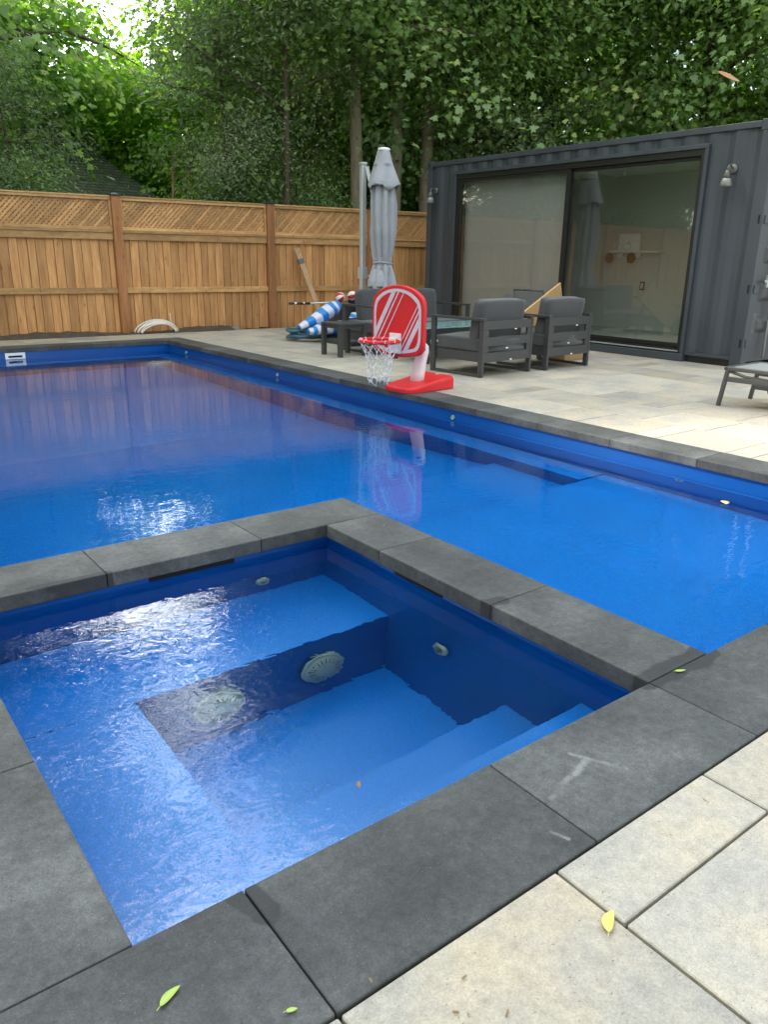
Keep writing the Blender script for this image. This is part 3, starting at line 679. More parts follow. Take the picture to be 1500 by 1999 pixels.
cbox(MB(), CX - .045, CX + .08, OY0 - .01, OY1 + .01, 0.0, 0.098).build('door_sill', M['steel'], cont, bevel=0.006)
rf = MB(); n = 26
cbox(rf, CX + .0605, CX1 - .001, CY0 + .10, CY1 - .02, CH - .06, CH - .03)
rf.build('roof', M['roofsteel'], cont)
# opening trim (steel tube frame proud of the skin)
tr_ = MB()
for a in (cbox, ): 
    a(tr_, CX - .03, CX + .06, OY0, OY0 + .05, 0.099, OZ1 - .052); a(tr_, CX - .03, CX + .06, OY1 - .05, OY1, 0.099, OZ1 - .052); a(tr_, CX - .03, CX + .06, OY0, OY1, OZ1 - .05, OZ1)
tr_.build('opening_trim', M['steel'], cont, bevel=0.004)
df = MB()
cbox(df, CX - .004, CX + .12, OY0 + .051, OY0 + .10, 0.16, OZ1 - .13); cbox(df, CX - .004, CX + .12, OY1 - .10, OY1 - .051, 0.16, OZ1 - .13)
cbox(df, CX - .004, CX + .12, OY0 + .051, OY1 - .051, OZ1 - .128, OZ1 - .052); cbox(df, CX - .004, CX + .12, OY0 + .051, OY1 - .051, 0.099, 0.158)
df.build('door_frame', M['blackalu'], cont, bevel=0.003)
cbox(MB(), CX - .012, CX - .005, OY0 + .09, OY1 - .06, 0.118, 0.135).build('threshold_strip', M['galv'], cont)
def panel(name, y0, y1, xc, w=.065):
    m_ = MB(); z0, z1 = 0.160, OZ1 - .132
    cbox(m_, xc, xc + .04, y0, y0 + w, z0, z1); cbox(m_, xc, xc + .04, y1 - w, y1, z0, z1)
    cbox(m_, xc, xc + .04, y0 + w, y1 - w, z0, z0 + .06); cbox(m_, xc, xc + .04, y0 + w, y1 - w, z1 - .04, z1)
    p = m_.build(name, M['blackalu'], cont, bevel=0.003)
    MB().add([(xc + .02 - CX, y - CY0, z) for y, z in ((y0 + w, z0 + .06), (y0 + w, z1 - .04), (y1 - w, z1 - .04), (y1 - w, z0 + .06))], [(0, 1, 2, 3)]).build('pane', M['glass'], p, fixn=False)
    return p
panel('sliding_panel', 8.10, OY1 - .102, CX + .005)
panel('fixed_panel', OY0 + .102, 8.17, CX + .06, .05)
shd = cbox(MB(), CX + .16, CX + .163, 8.2, OY1 - .12, 0.25, OZ1 - .1).build('roller_shade', M['shade'], cont)
rm = MB()
X0r, X1r, Y0r, Y1r, Z0r, Z1r = CX + .125, CX1 - .06, CY0 + .17, CY1 - .1, 0.13, 2.62
cbox(rm, X1r, X1r + .03, Y0r, Y1r, Z0r, Z1r); cbox(rm, X0r, X1r, Y0r - .03, Y0r, Z0r, Z1r); cbox(rm, X0r, X1r, Y1r, Y1r + .03, Z0r, Z1r)
cbox(rm, X0r, X1r, Y0r, Y1r, Z1r + .001, Z1r + .03)
cbox(rm, X0r, X0r + .03, Y0r, OY0 + .05, Z0r, Z1r); cbox(rm, X0r, X0r + .03, OY1 - .05, Y1r, Z0r, Z1r)
rm.build('room_lining', M['inwall'], cont)
cbox(MB(), X0r, X1r, Y0r, Y1r, 0.10, 0.129).build('room_floor', M['infloor'], cont)
# end doors (face -Y)
dr = MB(); cbox(dr, CX + .145, CX + 1.21, CY0 + .03, CY0 + .06, 0.06, 2.70)
for z0, z1 in ((0.42, .60), (0.80, 1.0), (1.25, 1.45), (1.7, 1.9), (2.15, 2.35)):
    X0_, X1_ = CX + .24, CX + 1.1; y_ = CY0 + .03
    dr.add([(X0_ - CX, y_ - CY0, z0), (X1_ - CX, y_ - CY0, z0), (X1_ - CX, y_ - CY0, z1), (X0_ - CX, y_ - CY0, z1), (X0_ - CX + .04, y_ - CY0 - .026, z0 + .05), (X1_ - CX - .04, y_ - CY0 - .026, z0 + .05), (X1_ - CX - .04, y_ - CY0 - .026, z1 - .05), (X0_ - CX + .04, y_ - CY0 - .026, z1 - .05)],
           [(4, 5, 6, 7), (0, 1, 5, 4), (1, 2, 6, 5), (2, 3, 7, 6), (3, 0, 4, 7)])
door = dr.build('end_door', M['steel_door'], cont, bevel=0.003)
door2 = cbox(MB(), CX + 1.225, CX + 2.29, CY0 + .03, CY0 + .06, 0.06, 2.70).build('end_door', M['steel_door'], cont, bevel=0.003)
for xx in (0.48, 0.90): MB().tube([(xx, -0.02, 0.10), (xx, -0.02, 2.68)], 0.017, 10).build('locking_bar', M['galv'], door, smooth=True)
hd = MB(); hd.box(0.20, 0.52, -0.055, -0.037, 1.03, 1.06).box(0.235, 0.265, -0.06, -0.03, 0.97, 1.12); hd.build('handle', M['galv'], door, bevel=0.003)
for z in (0.30, 0.95, 1.75, 2.45): MB().box(0.045, 0.145, -0.012, 0.028, z - .05, z + .05).build('hinge', M['steel'], door, bevel=0.006)
for z in (0.30, 0.95, 1.75): MB().box(-0.003, 0.002, 0.03, 0.055, z - .05, z + .05).build('hinge_slot', M['darkhole'], cont)
pl = MB().box(0.175, 0.255, 0.024, 0.0295, 0.42, 0.66); pl = pl.build('data_plate', M['lampm'], door, bevel=0.001)
tx = MB()
for i in range(9): tx.box(0.183, 0.247 - (i % 3) * .008, 0.0232, 0.0239, 0.44 + i * .023, 0.449 + i * .023)
tx.build('engraved_lines', M['furn'], pl)

# wall lamps
def lamp(y, z, label):
    t_ = thing('wall_lamp', label, 'wall lamp', (CX + .012, y, z), 0, 'gooseneck lamps beside the glass door')
    MB().lathe([(0.055, 0), (0.055, .018), (0.045, .028), (.001, .03)], (0, 0, 0), 24, (-1, 0, 0)).build('back_plate', M['lampm'], t_, smooth=True)
    pts = [(-0.02 - 0.075 * math.sin(a), 0, 0.03 * math.sin(a) - 0.05 * (1 - math.cos(a)) * .8 + .0) for a in [i * PI / 2 / 6 for i in range(7)]]
    pts = [(-.02, 0, 0), (-.06, 0, .03), (-.10, 0, .035), (-.125, 0, .01), (-.13, 0, -.03)]
    MB().tube(pts, 0.010, 10).build('arm', M['lampm'], t_, smooth=True)
    MB().lathe([(.018, 0.0), (.026, -.012), (.045, -.075), (.040, -.08), (.040, -.092), (.028, -.092)], (-.13, 0, -.02), 24).build('cap', M['lampm'], t_, smooth=True)
    MB().lathe([(.046, 0), (.050, -.008), (.072, -.085), (.068, -.085), (.046, -.008)], (-.13, 0, -.115), 24).build('lamp_shade', M['lampglass'], t_, smooth=True)
lamp(5.58, 2.33, 'pewter gooseneck lamp on container wall right of the glass door')
lamp(11.06, 2.37, 'pewter gooseneck lamp on container wall left of the glass door')

# inside the pool house
t_ = thing('wall_shelf', 'narrow white shelf on the back wall seen through the glass', 'shelf', (X1r, 8.45, 1.41))
MB().box(-0.22, -0.002, -0.48, 0.48, -0.012, 0.012).build('board', M['white'], t_, bevel=0.003)
MB().box(-0.15, -0.002, -0.012, 0.012, -0.10, -0.013).build('bracket', M['white'], t_)
MB().box(-0.15, -0.002, 0.35, 0.374, -0.10, -0.013).build('bracket', M['white'], t_)
t_ = thing('white_box', 'square white box with a small dark mark standing on the shelf', 'box', (X1r - .12, 8.60, 1.424))
MB().obox((0, 0, .14), (.02, 0, 0), (0, .21, 0), (0, 0, .138)).build('case', M['white'], t_, bevel=0.004)
mk = MB(); mk.box(-.0225, -.0205, -.018, .018, .118, .126).box(-.0226, -.0206, -.004, .004, .105, .145); mk.build('mark', M['brown'], t_)
cb = MB().tube([(-.06 + .0 * i, .28 * math.cos(a) * .6 + .05, .07 + .06 * math.sin(2 * a)) for i, a in enumerate([k * 2 * PI / 28 for k in range(28)])], .005, 6, closed=True)
cbo = cb.build('charging_cable', M['white'], loc=(X1r - .12, 8.65, 1.42)); tag(cbo, 'looped white cable lying on the shelf before the white box', 'cable')
for y_, lb in ((8.90, 'round brown disc under the left end of the white shelf'), (8.45, 'round brown disc under the middle of the white shelf')):
    t_ = thing('round_hook', lb, 'hook', (X1r - .23, y_, 1.305), 0, 'brown discs hanging under the shelf')
    MB().lathe([(.07, 0), (.082, .006), (.082, .02), (.07, .03), (.001, .03)], (0, 0, 0), 28, (-1, 0, 0)).build('disc', M['brown'], t_, smooth=False, bevel=.002)
    MB().tube([(0, 0, .08), (0, .0, .108)], .006, 8).build('hanger', M['white'], t_)
t_ = thing('wall_outlet', 'small framed outlet low on the back wall behind the glass', 'outlet', (X1r, 8.34, 0.86))
MB().box(-.012, -.001, -.045, .045, -.07, .07).build('face_plate', M['blackalu'], t_, bevel=.002)
MB().box(-.016, -.0125, -.026, .026, -.045, .045).build('socket', M['inwall'], t_)
t_ = thing('maroon_sofa', 'maroon sofa behind the shaded left glass pane', 'sofa', (10.25, 10.05, 0.13))
MB().box(-.35, .35, -.55, .55, .08, .42).build('seat', M['maroon'], t_, bevel=.05, seg=4)
MB().box(-.42, -.30, -.6, .6, .08, .82).build('backrest', M['maroon'], t_, bevel=.05, seg=4)
MB().box(-.3, .35, -.62, -.5, .08, .6).build('armrest', M['maroon'], t_, bevel=.04, seg=4); MB().box(-.3, .35, .5, .62, .08, .6).build('armrest', M['maroon'], t_, bevel=.04, seg=4)
for i in (-.3, .3):
    for j in (-.5, .5): MB().box(i - .02, i + .02, j - .02, j + .02, -.001, .085).build('foot', M['blackalu'], t_)

# ------------------------------------------------------------------ patio furniture
def cushion(mb_name, x0, x1, y0, y1, z0, z1, parent, b=.045):
    o = MB().box(x0, x1, y0, y1, z0, z1)
    o = o.build(mb_name, M['cush'], parent, bevel=b, seg=5, smooth=True)
    return o
def pillow(name, cx, cy, cz, hx, hy, hz, parent, tilt=0.0, seed=0):
    """soft box: grid-subdivided, bulged, with a welt seam"""
    r = random.Random(seed); bm = bmesh.new(); bmesh.ops.create_cube(bm, size=2.0)
    bmesh.ops.subdivide_edges(bm, edges=bm.edges[:], cuts=9, use_grid_fill=True)
    ph = [r.uniform(0, 6) for _ in range(6)]
    for v in bm.verts:
        x, y, z = v.co; p = 18.0
        nrm = (abs(x) ** p + abs(y) ** p + abs(z) ** p) ** (1 / p)
        x, y, z = x / nrm, y / nrm, z / nrm
        bul = 0.035 * (math.sin(3 * x + ph[0]) + math.sin(4 * z + ph[1]) * math.sin(3 * y + ph[2]))
        bx = 1 + 0.12 * (1 - x * x * .9) * 0
        X, Y, Z = x * hx * (1 + .5 * bul * .4), y * hy * (1 + .10 * (1 - x * x) * (1 - z * z) + bul), z * hz * (1 + .06 * (1 - x * x) + bul * .4)
        if hz < hy: Z = z * hz * (1 + .10 * (1 - x * x) * (1 - y * y) + bul)
        c, s_ = math.cos(tilt), math.sin(tilt)
        v.co = (cx + X, cy + Y * c - Z * s_, cz + Y * s_ + Z * c)
    me = bpy.data.meshes.new(name); bm.to_mesh(me); bm.free(); me.materials.append(M['cush'])
    me.polygons.foreach_set('use_smooth', [True] * len(me.polygons))
    o = bpy.data.objects.new(name, me); C.objects.link(o); o.parent = parent; return o
def armchair(label, loc, rz, W=.85, D=.80, seats=1, group=None, name='armchair', cat='armchair', seed=0):
    """local frame: faces +Y, back at y=0; origin at back-left leg"""
    t_ = thing(name, label, cat, loc, rz, group)
    f = .062; H = .64; th = .03
    for s_, x0 in ((0, 0), (1, W - .035)):
        a = MB(); x1 = x0 + .035
        a.box(x0, x1, 0, f, 0.035, H - .031).box(x0, x1, D - f, D, 0.035, H - .031).box(x0, x1, 0, D, 0.004, .034)
        a.build('leg_loop', M['furn'], t_, bevel=.003)
        MB().box(x0 - .006 if s_ == 0 else x0 - .02, x1 + (.02 if s_ == 0 else .006), 0, D, H - .03, H).build('armrest', M['furn'], t_, bevel=.004)
        MB().box(x0 + .005, x1 - .005, .02, .06, -.0005, .0035).box(x0 + .005, x1 - .005, D - .06, D - .02, -.0005, .0035).build('glide', M['cap'], t_)
    b_ = MB()
    for z0, z1 in ((.515, .608), (.335, .435), (.16, .265)): b_.box(.0355, W - .0355, .004, .034, z0, z1)
    b_.box(.0355, .10, .005, .033, .266, .334).box(W - .10, W - .0355, .005, .033, .266, .334).box(.0355, .10, .005, .033, .436, .514).box(W - .10, W - .0355, .005, .033, .436, .514)
    b_.build('back_frame', M['furn'], t_, bevel=.003)
    s = MB().box(.0355, W - .0355, D - .05, D - .02, .16, .265).box(.0355, .065, .036, D - .051, .16, .265).box(W - .065, W - .0355, .036, D - .051, .16, .265)
    for i in range(5): s.box(.066, W - .066, .12 + i * .13, .17 + i * .13, .225, .245)
    s.build('seat_frame', M['furn'], t_, bevel=.003)
    wI = (W - .09) / seats
    for i in range(seats):
        xc = .045 + wI * (i + .5)
        pillow('seat_cushion', xc, .41, .34, wI / 2 - .006, .37, .078, t_, 0, seed + i)
        bc = 0.0 if seats == 1 else (.05 if i == 0 else -.05)
        o = pillow('back_cushion', xc + bc, .175, .60, wI / 2 - (.015 if seats == 1 else .055), .072, .222, t_, math.radians(9), seed + 5 + i)
        MB().box(xc + .10, xc + .13, -.004, .003, .505, .515).build('care_tag', M['white'], o)
    MB().box(W * .45, W * .49, -.006, .0035, .30, .312).box(W * .55, W * .585, -.001, .0035, .165, .18).build('tag', M['white'], t_)
    return t_
G1 = 'charcoal armchairs around the teal table'
armchair('charcoal armchair seen from behind, nearest the red basketball hoop', (6.115, 6.24, 0), math.radians(5), .88, .80, 1, G1, seed=1)
armchair('charcoal armchair seen from behind with the plywood panel beside its back', (7.20, 6.26, 0), math.radians(2.5), .82, .80, 1, G1, seed=21)
armchair('charcoal two seat sofa facing the pool, partly behind the red backboard', (8.05, 9.32, 0), PI, 1.70, .80, 2, None, 'loveseat', 'sofa', seed=31)
# coffee table
t_ = thing('coffee_table', 'low charcoal coffee table with a pale teal glass top', 'coffee table', (7.12, 7.82, 0))
MB().box(-.78, .78, -.36, .36, .425, .437).build('glass_top', M['teal'], t_, bevel=.002)
MB().box(-.77, .77, -.35, .35, .37, .424).build('apron', M['furn'], t_, bevel=.003)
for i in (-.74, .74):
    for j in (-.32, .32): MB().box(i - .03, i + .03, j - .03, j + .03, 0, .369).build('leg', M['furn'], t_, bevel=.003)
# side table
t_ = thing('side_table', 'small square charcoal side table left of the hoop', 'side table', (6.02, 8.79, 0))
MB().box(-.225, .225, -.225, .225, .405, .43).build('tabletop', M['furn'], t_, bevel=.004)
MB().box(-.205, .205, -.205, -.19, .36, .404).box(-.205, .205, .19, .205, .36, .404).box(-.205, -.19, -.189, .189, .36, .404).box(.19, .205, -.189, .189, .36, .404).build('apron', M['furn'], t_)
for i in (-.195, .195):
    for j in (-.195, .195): MB().box(i - .028, i + .028, j - .028, j + .028, 0, .404).build('leg', M['furn'], t_, bevel=.003)
# sling chair by the glass, plywood panel, carton
t_ = thing('sling_chair', 'folding sling chair against the glass behind the plywood panel', 'chair', (8.95, 8.15, 0), math.radians(100))
sc_ = MB()
for sx in (-.25, .25):
    sc_.tube([(sx, -.28, 0), (sx, -.05, .40), (sx, .12, .83)], .013, 8).tube([(sx, .25, 0), (sx, -.02, .40), (sx, -.22, .62), (sx, .06, .64)], .012, 8)
sc_.tube([(-.25, .12, .83), (.25, .12, .83)], .013, 8)
sc_.build('frame', M['furn'], t_, smooth=True)
MB().add([(-.24, -.03, .44), (.24, -.03, .44), (.24, .115, .81), (-.24, .115, .81), (-.24, -.03 + .006, .44), (.24, -.03 + .006, .44), (.24, .121, .81), (-.24, .121, .81)], [(0, 1, 2, 3), (7, 6, 5, 4)]).build('sling_back', M['sling'], t_)
MB().box(-.24, .24, -.42, -.03, .405, .412).build('sling_seat', M['sling'], t_)
t_ = thing('plywood_panel', 'light plywood panel propped slantwise between chair and glass', 'wood panel', (8.55, 7.55, 0))
t_.location = (8.18, 7.32, 0.0); t_['label'] = 'light plywood panel propped slantwise behind the right armchair'
ux = Vector((.86, .0, .46)).normalized(); uy = Vector((-.25, .15, -1.0)); uy = (uy - ux * uy.dot(ux)).normalized(); uz = ux.cross(uy)
MB().obox((0.02, 0.02, .60), ux * .49, uy * .155, uz * .012).build('sheet', M['ply'], t_, bevel=.002)
MB().obox(Vector((0.02, 0.02, .60)) + uy * .12 + uz * .031, ux * .49, uy * .03, uz * .0175).build('batten', M['ply'], t_, bevel=.002)
MB().beam((.34, .2, .0), (.30, .10, .70), .04, .04).beam((-.30, .2, .0), (-.26, .12, .36), .04, .04).build('prop', M['furn'], t_)
t_ = thing('cardboard_box', 'crumpled brown cardboard box on the pavers behind the armchair', 'cardboard box', (8.42, 6.98, 0), math.radians(8))
r2 = random.Random(5)
def carton(name, x0, x1, y0, y1, h, mat_, par, flaps=True, js=.012):
    m_ = MB(); v = [(x + r2.uniform(-js, js), y + r2.uniform(-js, js), z if z == 0 else z + r2.uniform(-js, js)) for z in (0, h) for y in (y0, y1) for x in (x0, x1)]
    m_.add(v, [(0, 2, 3, 1), (4, 5, 7, 6), (0, 1, 5, 4), (2, 6, 7, 3), (0, 4, 6, 2), (1, 3, 7, 5)])
    o = m_.build(name, mat_, par, bevel=.006)
    if flaps:
        MB().add([v[5], v[7], (v[7][0] + .10, v[7][1] + .02, v[7][2] - .05), (v[5][0] + .11, v[5][1] - .01, v[5][2] - .06)], [(0, 1, 2, 3)]).build('flap', M['card'], o, fixn=False)
    return o
carton('carton', -.36, .16, -.2, .14, .17, M['card'], t_)
MB().obox((-.1, -.03, .176), (.26, 0, 0), (0, .025, 0), (0, 0, .001)).build('tape', M['ply'], t_)

# umbrella
t_ = thing('cantilever_umbrella', 'folded grey cantilever parasol on a silver mast behind the sofa', 'umbrella', (7.28, 9.62, 0))
MB().beam((-.135, .32, .05), (-.135, .32, 2.52), .075, .075, up=(0, 1, 0)).build('mast', M['alu'], t_, bevel=.008)
MB().box(-.18, -.09, .275, .365, 2.521, 2.56).build('mast_cap', M['alu'], t_, bevel=.008)
MB().beam((-.10, .27, 2.50), (.02, .05, 1.55), .035, .05).build('strut', M['alu'], t_, bevel=.004)
MB().box(-.185, -.085, .26, .38, .95, 1.12).tube([(-.085, .30, 1.0), (-.02, .25, .98)], .012, 8).build('crank_box', M['alu'], t_, bevel=.01)
MB().box(-.6, .35, -.05, .75, 0.004, .07).build('base', M['furn'], t_, bevel=.01)
def drape(name, prof, nf, amp, par, mat_, zc=0, ph=0.0, bottom=None):
    """fluted hanging cloth: prof = (z, radius); folds deepen with height difference"""
    bm = bmesh.new(); rows = []; n = nf * 10
    zs = []
    for (za, ra), (zb, rb) in zip(prof[:-1], prof[1:]):
        for i in range(8): f = i / 8; zs.append((za + (zb - za) * f, ra + (rb - ra) * f))
    zs.append(prof[-1])
    for z, r in zs:
        row = []
        for k in range(n):
            a = 2 * PI * k / n; fold = abs(math.sin(a * nf / 2 + ph + .25 * math.sin(z * 4)))
            am = amp(z)
            rr = r * (1 - am + am * fold ** .7) + .008 * math.sin(a * 3 + z * 5) + .004 * math.sin(a * 17 + z * 9)
            zz = z + (bottom(a) if bottom and z == zs[-1][0] else 0)
            row.append(bm.verts.new((rr * math.cos(a), rr * math.sin(a), zz)))
        rows.append(row)
    for ra, rb in zip(rows[:-1], rows[1:]):
        for k in range(n): bm.faces.new((ra[k], rb[k], rb[(k + 1) % n], ra[(k + 1) % n]))
    me = bpy.data.meshes.new(name); bm.to_mesh(me); bm.free(); me.materials.append(mat_)
    me.polygons.foreach_set('use_smooth', [True] * len(me.polygons))
    o = bpy.data.objects.new(name, me); C.objects.link(o); o.parent = par; o.location.z = zc
    sd_ = o.modifiers.new('thick', 'SOLIDIFY'); sd_.thickness = .004
    return o
cn = drape('canopy', [(2.68, .078), (2.45, .125), (2.28, .165), (2.0, .195), (1.6, .20), (1.3, .165), (1.17, .135), (1.05, .18), (.85, .23), (.55, .21), (.38, .20)], 8, lambda z: .12 if z > 2.4 else (.42 if z > 1.25 or z < 1.1 else .25), t_, M['canopy'])
drape('vent_flap', [(2.70, .082), (2.55, .125), (2.40, .185), (2.28, .235), (2.22, .245)], 4, lambda z: .05 if z > 2.5 else .30, t_, M['canopy'], ph=.6, bottom=lambda a: -.05 * math.cos(4 * a + 1))
MB().lathe([(.082, 0), (.088, .008), (.084, .03), (.05, .04), (.001, .042)], (0, 0, 2.695), 24).build('finial', M['white'], t_, smooth=False, bevel=.003)
tb = MB().tube([(.142 * math.cos(a), .142 * math.sin(a), 1.18 + .012 * math.sin(2 * a)) for a in [i * PI / 12 for i in range(24)]], .012, 6, closed=True).tube([(.02, -.13, 1.17), (.05, -.15, 1.08), (.045, -.16, .98)], .009, 6).tube([(.02, -.13, 1.17), (-.01, -.15, 1.1), (-.02, -.165, 1.02)], .009, 6)
tb.build('tie_strap', M['canopy'], t_, smooth=True)
drape('loose_flap', [(1.10, .05), (1.02, .11), (.92, .15), (.85, .16)], 3, lambda z: .3, t_, M['canopy'], ph=1).location = (-.10, -.02, 0)

# basketball hoop
hoop_az = math.radians(186)                        # direction the board faces
t_ = thing('basketball_hoop', 'red and white toy poolside basketball hoop on the dark coping', 'basketball hoop', (5.01, 6.03, 0.002), hoop_az)
# local frame: +X faces the pool, origin under the post
hb = bmesh.new()
outline = []
def arc(cx, cy, r, a0, a1, n=6): return [(cx + r * math.cos(a0 + (a1 - a0) * i / n), cy + r * math.sin(a0 + (a1 - a0) * i / n)) for i in range(n + 1)]
HBX0, HBX1, HBY = -.34, .33, .21
pl_ = arc(HBX1 - .15, HBY - .13, .13, PI / 2, 0) + arc(HBX1 - .15, -HBY + .13, .13, 0, -PI / 2) + arc(HBX0 + .03, -HBY + .03, .03, -PI / 2, -PI, 3) + [(HBX0, -.045), (HBX0 + .07, -.03), (HBX0 + .07, .03), (HBX0, .045)] + arc(HBX0 + .03, HBY - .03, .03, PI, PI / 2, 3)
def hz(x): return .055 + .075 * max(0, min(1, (.22 - x) / .5))
mb = MB(); n = len(pl_)
inset = lambda p, k: (p[0] * (1 - k) + (-.0) * k, p[1] * (1 - k))
vs = [(x, y, .0) for x, y in pl_] + [(x, y, hz(x) * .75) for x, y in pl_] + [(inset((x, y), .05)[0], inset((x, y), .05)[1], hz(x)) for x, y in pl_]
fs = [tuple(range(n))[::-1], tuple(range(2 * n, 3 * n))]
for lv in (0, 1):
    fs += [(lv * n + i, lv * n + (i + 1) % n, (lv + 1) * n + (i + 1) % n, (lv + 1) * n + i) for i in range(n)]
mb.add(vs, fs); base = mb.build('base', M['red'], t_, bevel=.010, seg=3)
lg = MB()
for i, (a, h_) in enumerate(((0, .009), (.012, .006), (.022, .006), (.032, .010), (.043, .006), (.054, .013), (.068, .006), (.079, .006), (.090, .009), (.101, .006), (.111, .007))):
    y_ = .02 - a + .04
    lg.obox((.245 + h_ * .0, y_, hz(.245) + .0012), (h_ * .5, 0, -h_ * .5 * .15), (0, .0038, 0), (0, 0, .0008))
lg.build('lettering', M['white'], base)
post = MB(); prof = [(-.0, .07, .055, .075), (-.02, .16, .05, .068), (-.05, .28, .046, .062), (-.075, .36, .048, .062), (-.07, .42, .05, .062), (-.03, .455, .045, .06), (.05, .475, .04, .055), (.20, .50, .035, .05)]
vs = []; nn = 16
for (x, z, rx, ry) in prof:
    for k in range(nn):
        a = 2 * PI * k / nn; ca, sa = math.cos(a), math.sin(a); q = 3.2
        d = (abs(ca) ** q + abs(sa) ** q) ** (-1 / q)
        vs.append((x + rx * ca * d, ry * sa * d, z))
fs = [(i * nn + k, i * nn + (k + 1) % nn, (i + 1) * nn + (k + 1) % nn, (i + 1) * nn + k) for i in range(len(prof) - 1) for k in range(nn)] + [tuple(range(nn))[::-1], tuple((len(prof) - 1) * nn + k for k in range(nn))]
post.add(vs, fs).build('post', M['polew'], t_, smooth=True)
MB().tube([(.0, .05, .40), (.0, .095, .40)], .018, 12).build('knob', M['cap'], t_, smooth=True)
# backboard: outline in (y, z), front face at x = bx
BX, BT, ZB, HT, WD = .29, .045, .34, .67, .71
def board_outline(k):   # k = inset
    w_ = WD / 2 - k; z0, z1 = ZB + k, ZB + HT - k
    o = []
    def qb(p0, p1, p2, n=8): return [((1 - t) ** 2 * p0[0] + 2 * t * (1 - t) * p1[0] + t * t * p2[0], (1 - t) ** 2 * p0[1] + 2 * t * (1 - t) * p1[1] + t * t * p2[1]) for t in [i / n for i in range(n + 1)]]
    o += qb((0, z1), (w_ * .52, z1), (w_ * .86, z1 - .09), 8)[:-1]
    o += qb((w_ * .86, z1 - .09), (w_, z1 - .125), (w_, z1 - .22), 6)
    o += qb((w_, z0 + .16), (w_ - .005, z0 + .05), (w_ * .78, z0 + .035), 6)
    o += qb((w_ * .78, z0 + .035), (w_ * .35, z0), (0, z0), 6)[1:]
    return o + [(-y, z) for y, z in o[::-1][1:-1]]
def plate(mb, pts, x0, x1):
    n = len(pts); mb.add([(x0, y, z) for y, z in pts] + [(x1, y, z) for y, z in pts], [tuple(range(n)), tuple(range(n, 2 * n))[::-1]] + [(i, (i + 1) % n, n + (i + 1) % n, n + i) for i in range(n)])
bb = MB(); plate(bb, board_outline(0.0), BX - BT, BX)
bb = bb.build('backboard', M['red'], t_, bevel=.012, seg=3)
def ringplate(mb, a, b, x0, x1):
    n = len(a)
    vs = [(x1, y, z) for y, z in a] + [(x1, y, z) for y, z in b] + [(x0, y, z) for y, z in a] + [(x0, y, z) for y, z in b]
    fs = []
    for i in range(n):
        j = (i + 1) % n; fs += [(i, j, n + j, n + i), (2 * n + i, 2 * n + j, j, i), (n + i, n + j, 3 * n + j, 3 * n + i)]
    mb.add(vs, fs)
st = MB(); ringplate(st, board_outline(.035), board_outline(.062), BX + .0005, BX + .0035)
# diagonal stripes clipped to the board's inner outline
inner = board_outline(.063)
def clip_poly(subject, clipper):
    def inside(p, a, b): return (b[0] - a[0]) * (p[1] - a[1]) - (b[1] - a[1]) * (p[0] - a[0]) <= 0
    def inter(p, q, a, b):
        x1_, y1_, x2_, y2_ = *p, *q; x3, y3, x4, y4 = *a, *b
        d = (x1_ - x2_) * (y3 - y4) - (y1_ - y2_) * (x3 - x4)
        return (((x1_ * y2_ - y1_ * x2_) * (x3 - x4) - (x1_ - x2_) * (x3 * y4 - y3 * x4)) / d, ((x1_ * y2_ - y1_ * x2_) * (y3 - y4) - (y1_ - y2_) * (x3 * y4 - y3 * x4)) / d)
    o_ = subject
    for i in range(len(clipper)):
        a, b = clipper[i], clipper[(i + 1) % len(clipper)]
        if abs(a[0] - b[0]) + abs(a[1] - b[1]) < 1e-7: continue
        inp = o_; o_ = []
        for j in range(len(inp)):
            p, q = inp[j - 1], inp[j]
            if inside(q, a, b):
                if not inside(p, a, b): o_.append(inter(p, q, a, b))
                o_.append(q)
            elif inside(p, a, b): o_.append(inter(p, q, a, b))
        if not o_: return []
    return o_
zc = ZB + HT / 2
# local +Y appears on the viewer's right or left? facing -X world: local y = world -y rotated; seen from the pool, +Y is on the right
dv = Vector((.53, .85)).normalized()              # stripe direction in (right, up)
pv_ = Vector((dv.y, -dv.x))                       # perpendicular, towards lower right
for off, wd in ((-.185, .046), (-.130, .014), (-.068, .009), (.150, .009), (.190, .014), (.243, .046)):
    c0 = Vector((0, zc)) + pv_ * off
    q = [c0 + dv * 1 + pv_ * wd / 2, c0 + dv * 1 - pv_ * wd / 2, c0 - dv * 1 - pv_ * wd / 2, c0 - dv * 1 + pv_ * wd / 2]
    q = clip_poly([tuple(p) for p in q], inner)
    if len(q) >= 3: plate(st, q, BX + .0004, BX + .0030)
st.build('stripes', M['stripew'], bb)
RX, RR, RZ = BX + .225, .185, .505
rim = MB().tube([(RX + RR * math.cos(a), RR * math.sin(a), RZ) for a in [i * 2 * PI / 40 for i in range(40)]], .019, 12, closed=True).build('rim', M['red'], t_, smooth=True)
br_ = MB(); br_.obox((BX + .018, 0, RZ - .035), (.014, 0, 0), (0, .075, 0), (0, 0, .095)).obox((BX + .045, 0, RZ), (.02, 0, 0), (0, .05, 0), (0, 0, .018))
br_.build('bracket', M['polew'], t_, bevel=.008, seg=3)
net = MB(); NS = 12; rn = random.Random(4)
levels = [(0, .182), (.055, .165), (.11, .14), (.165, .115), (.22, .095), (.275, .085), (.33, .08), (.39, .085)]
def npnt(k, lv):
    dz, rad = levels[lv]; a = 2 * PI * (k + .5 * (lv % 2)) / NS; j = .010 + .004 * lv
    rr_ = random.Random(k % NS * 31 + lv * 7)
    return Vector((RX + rad * math.cos(a) + rr_.uniform(-j, j), rad * math.sin(a) + rr_.uniform(-j, j), RZ - .01 - dz + rr_.uniform(-j, j) * .8))
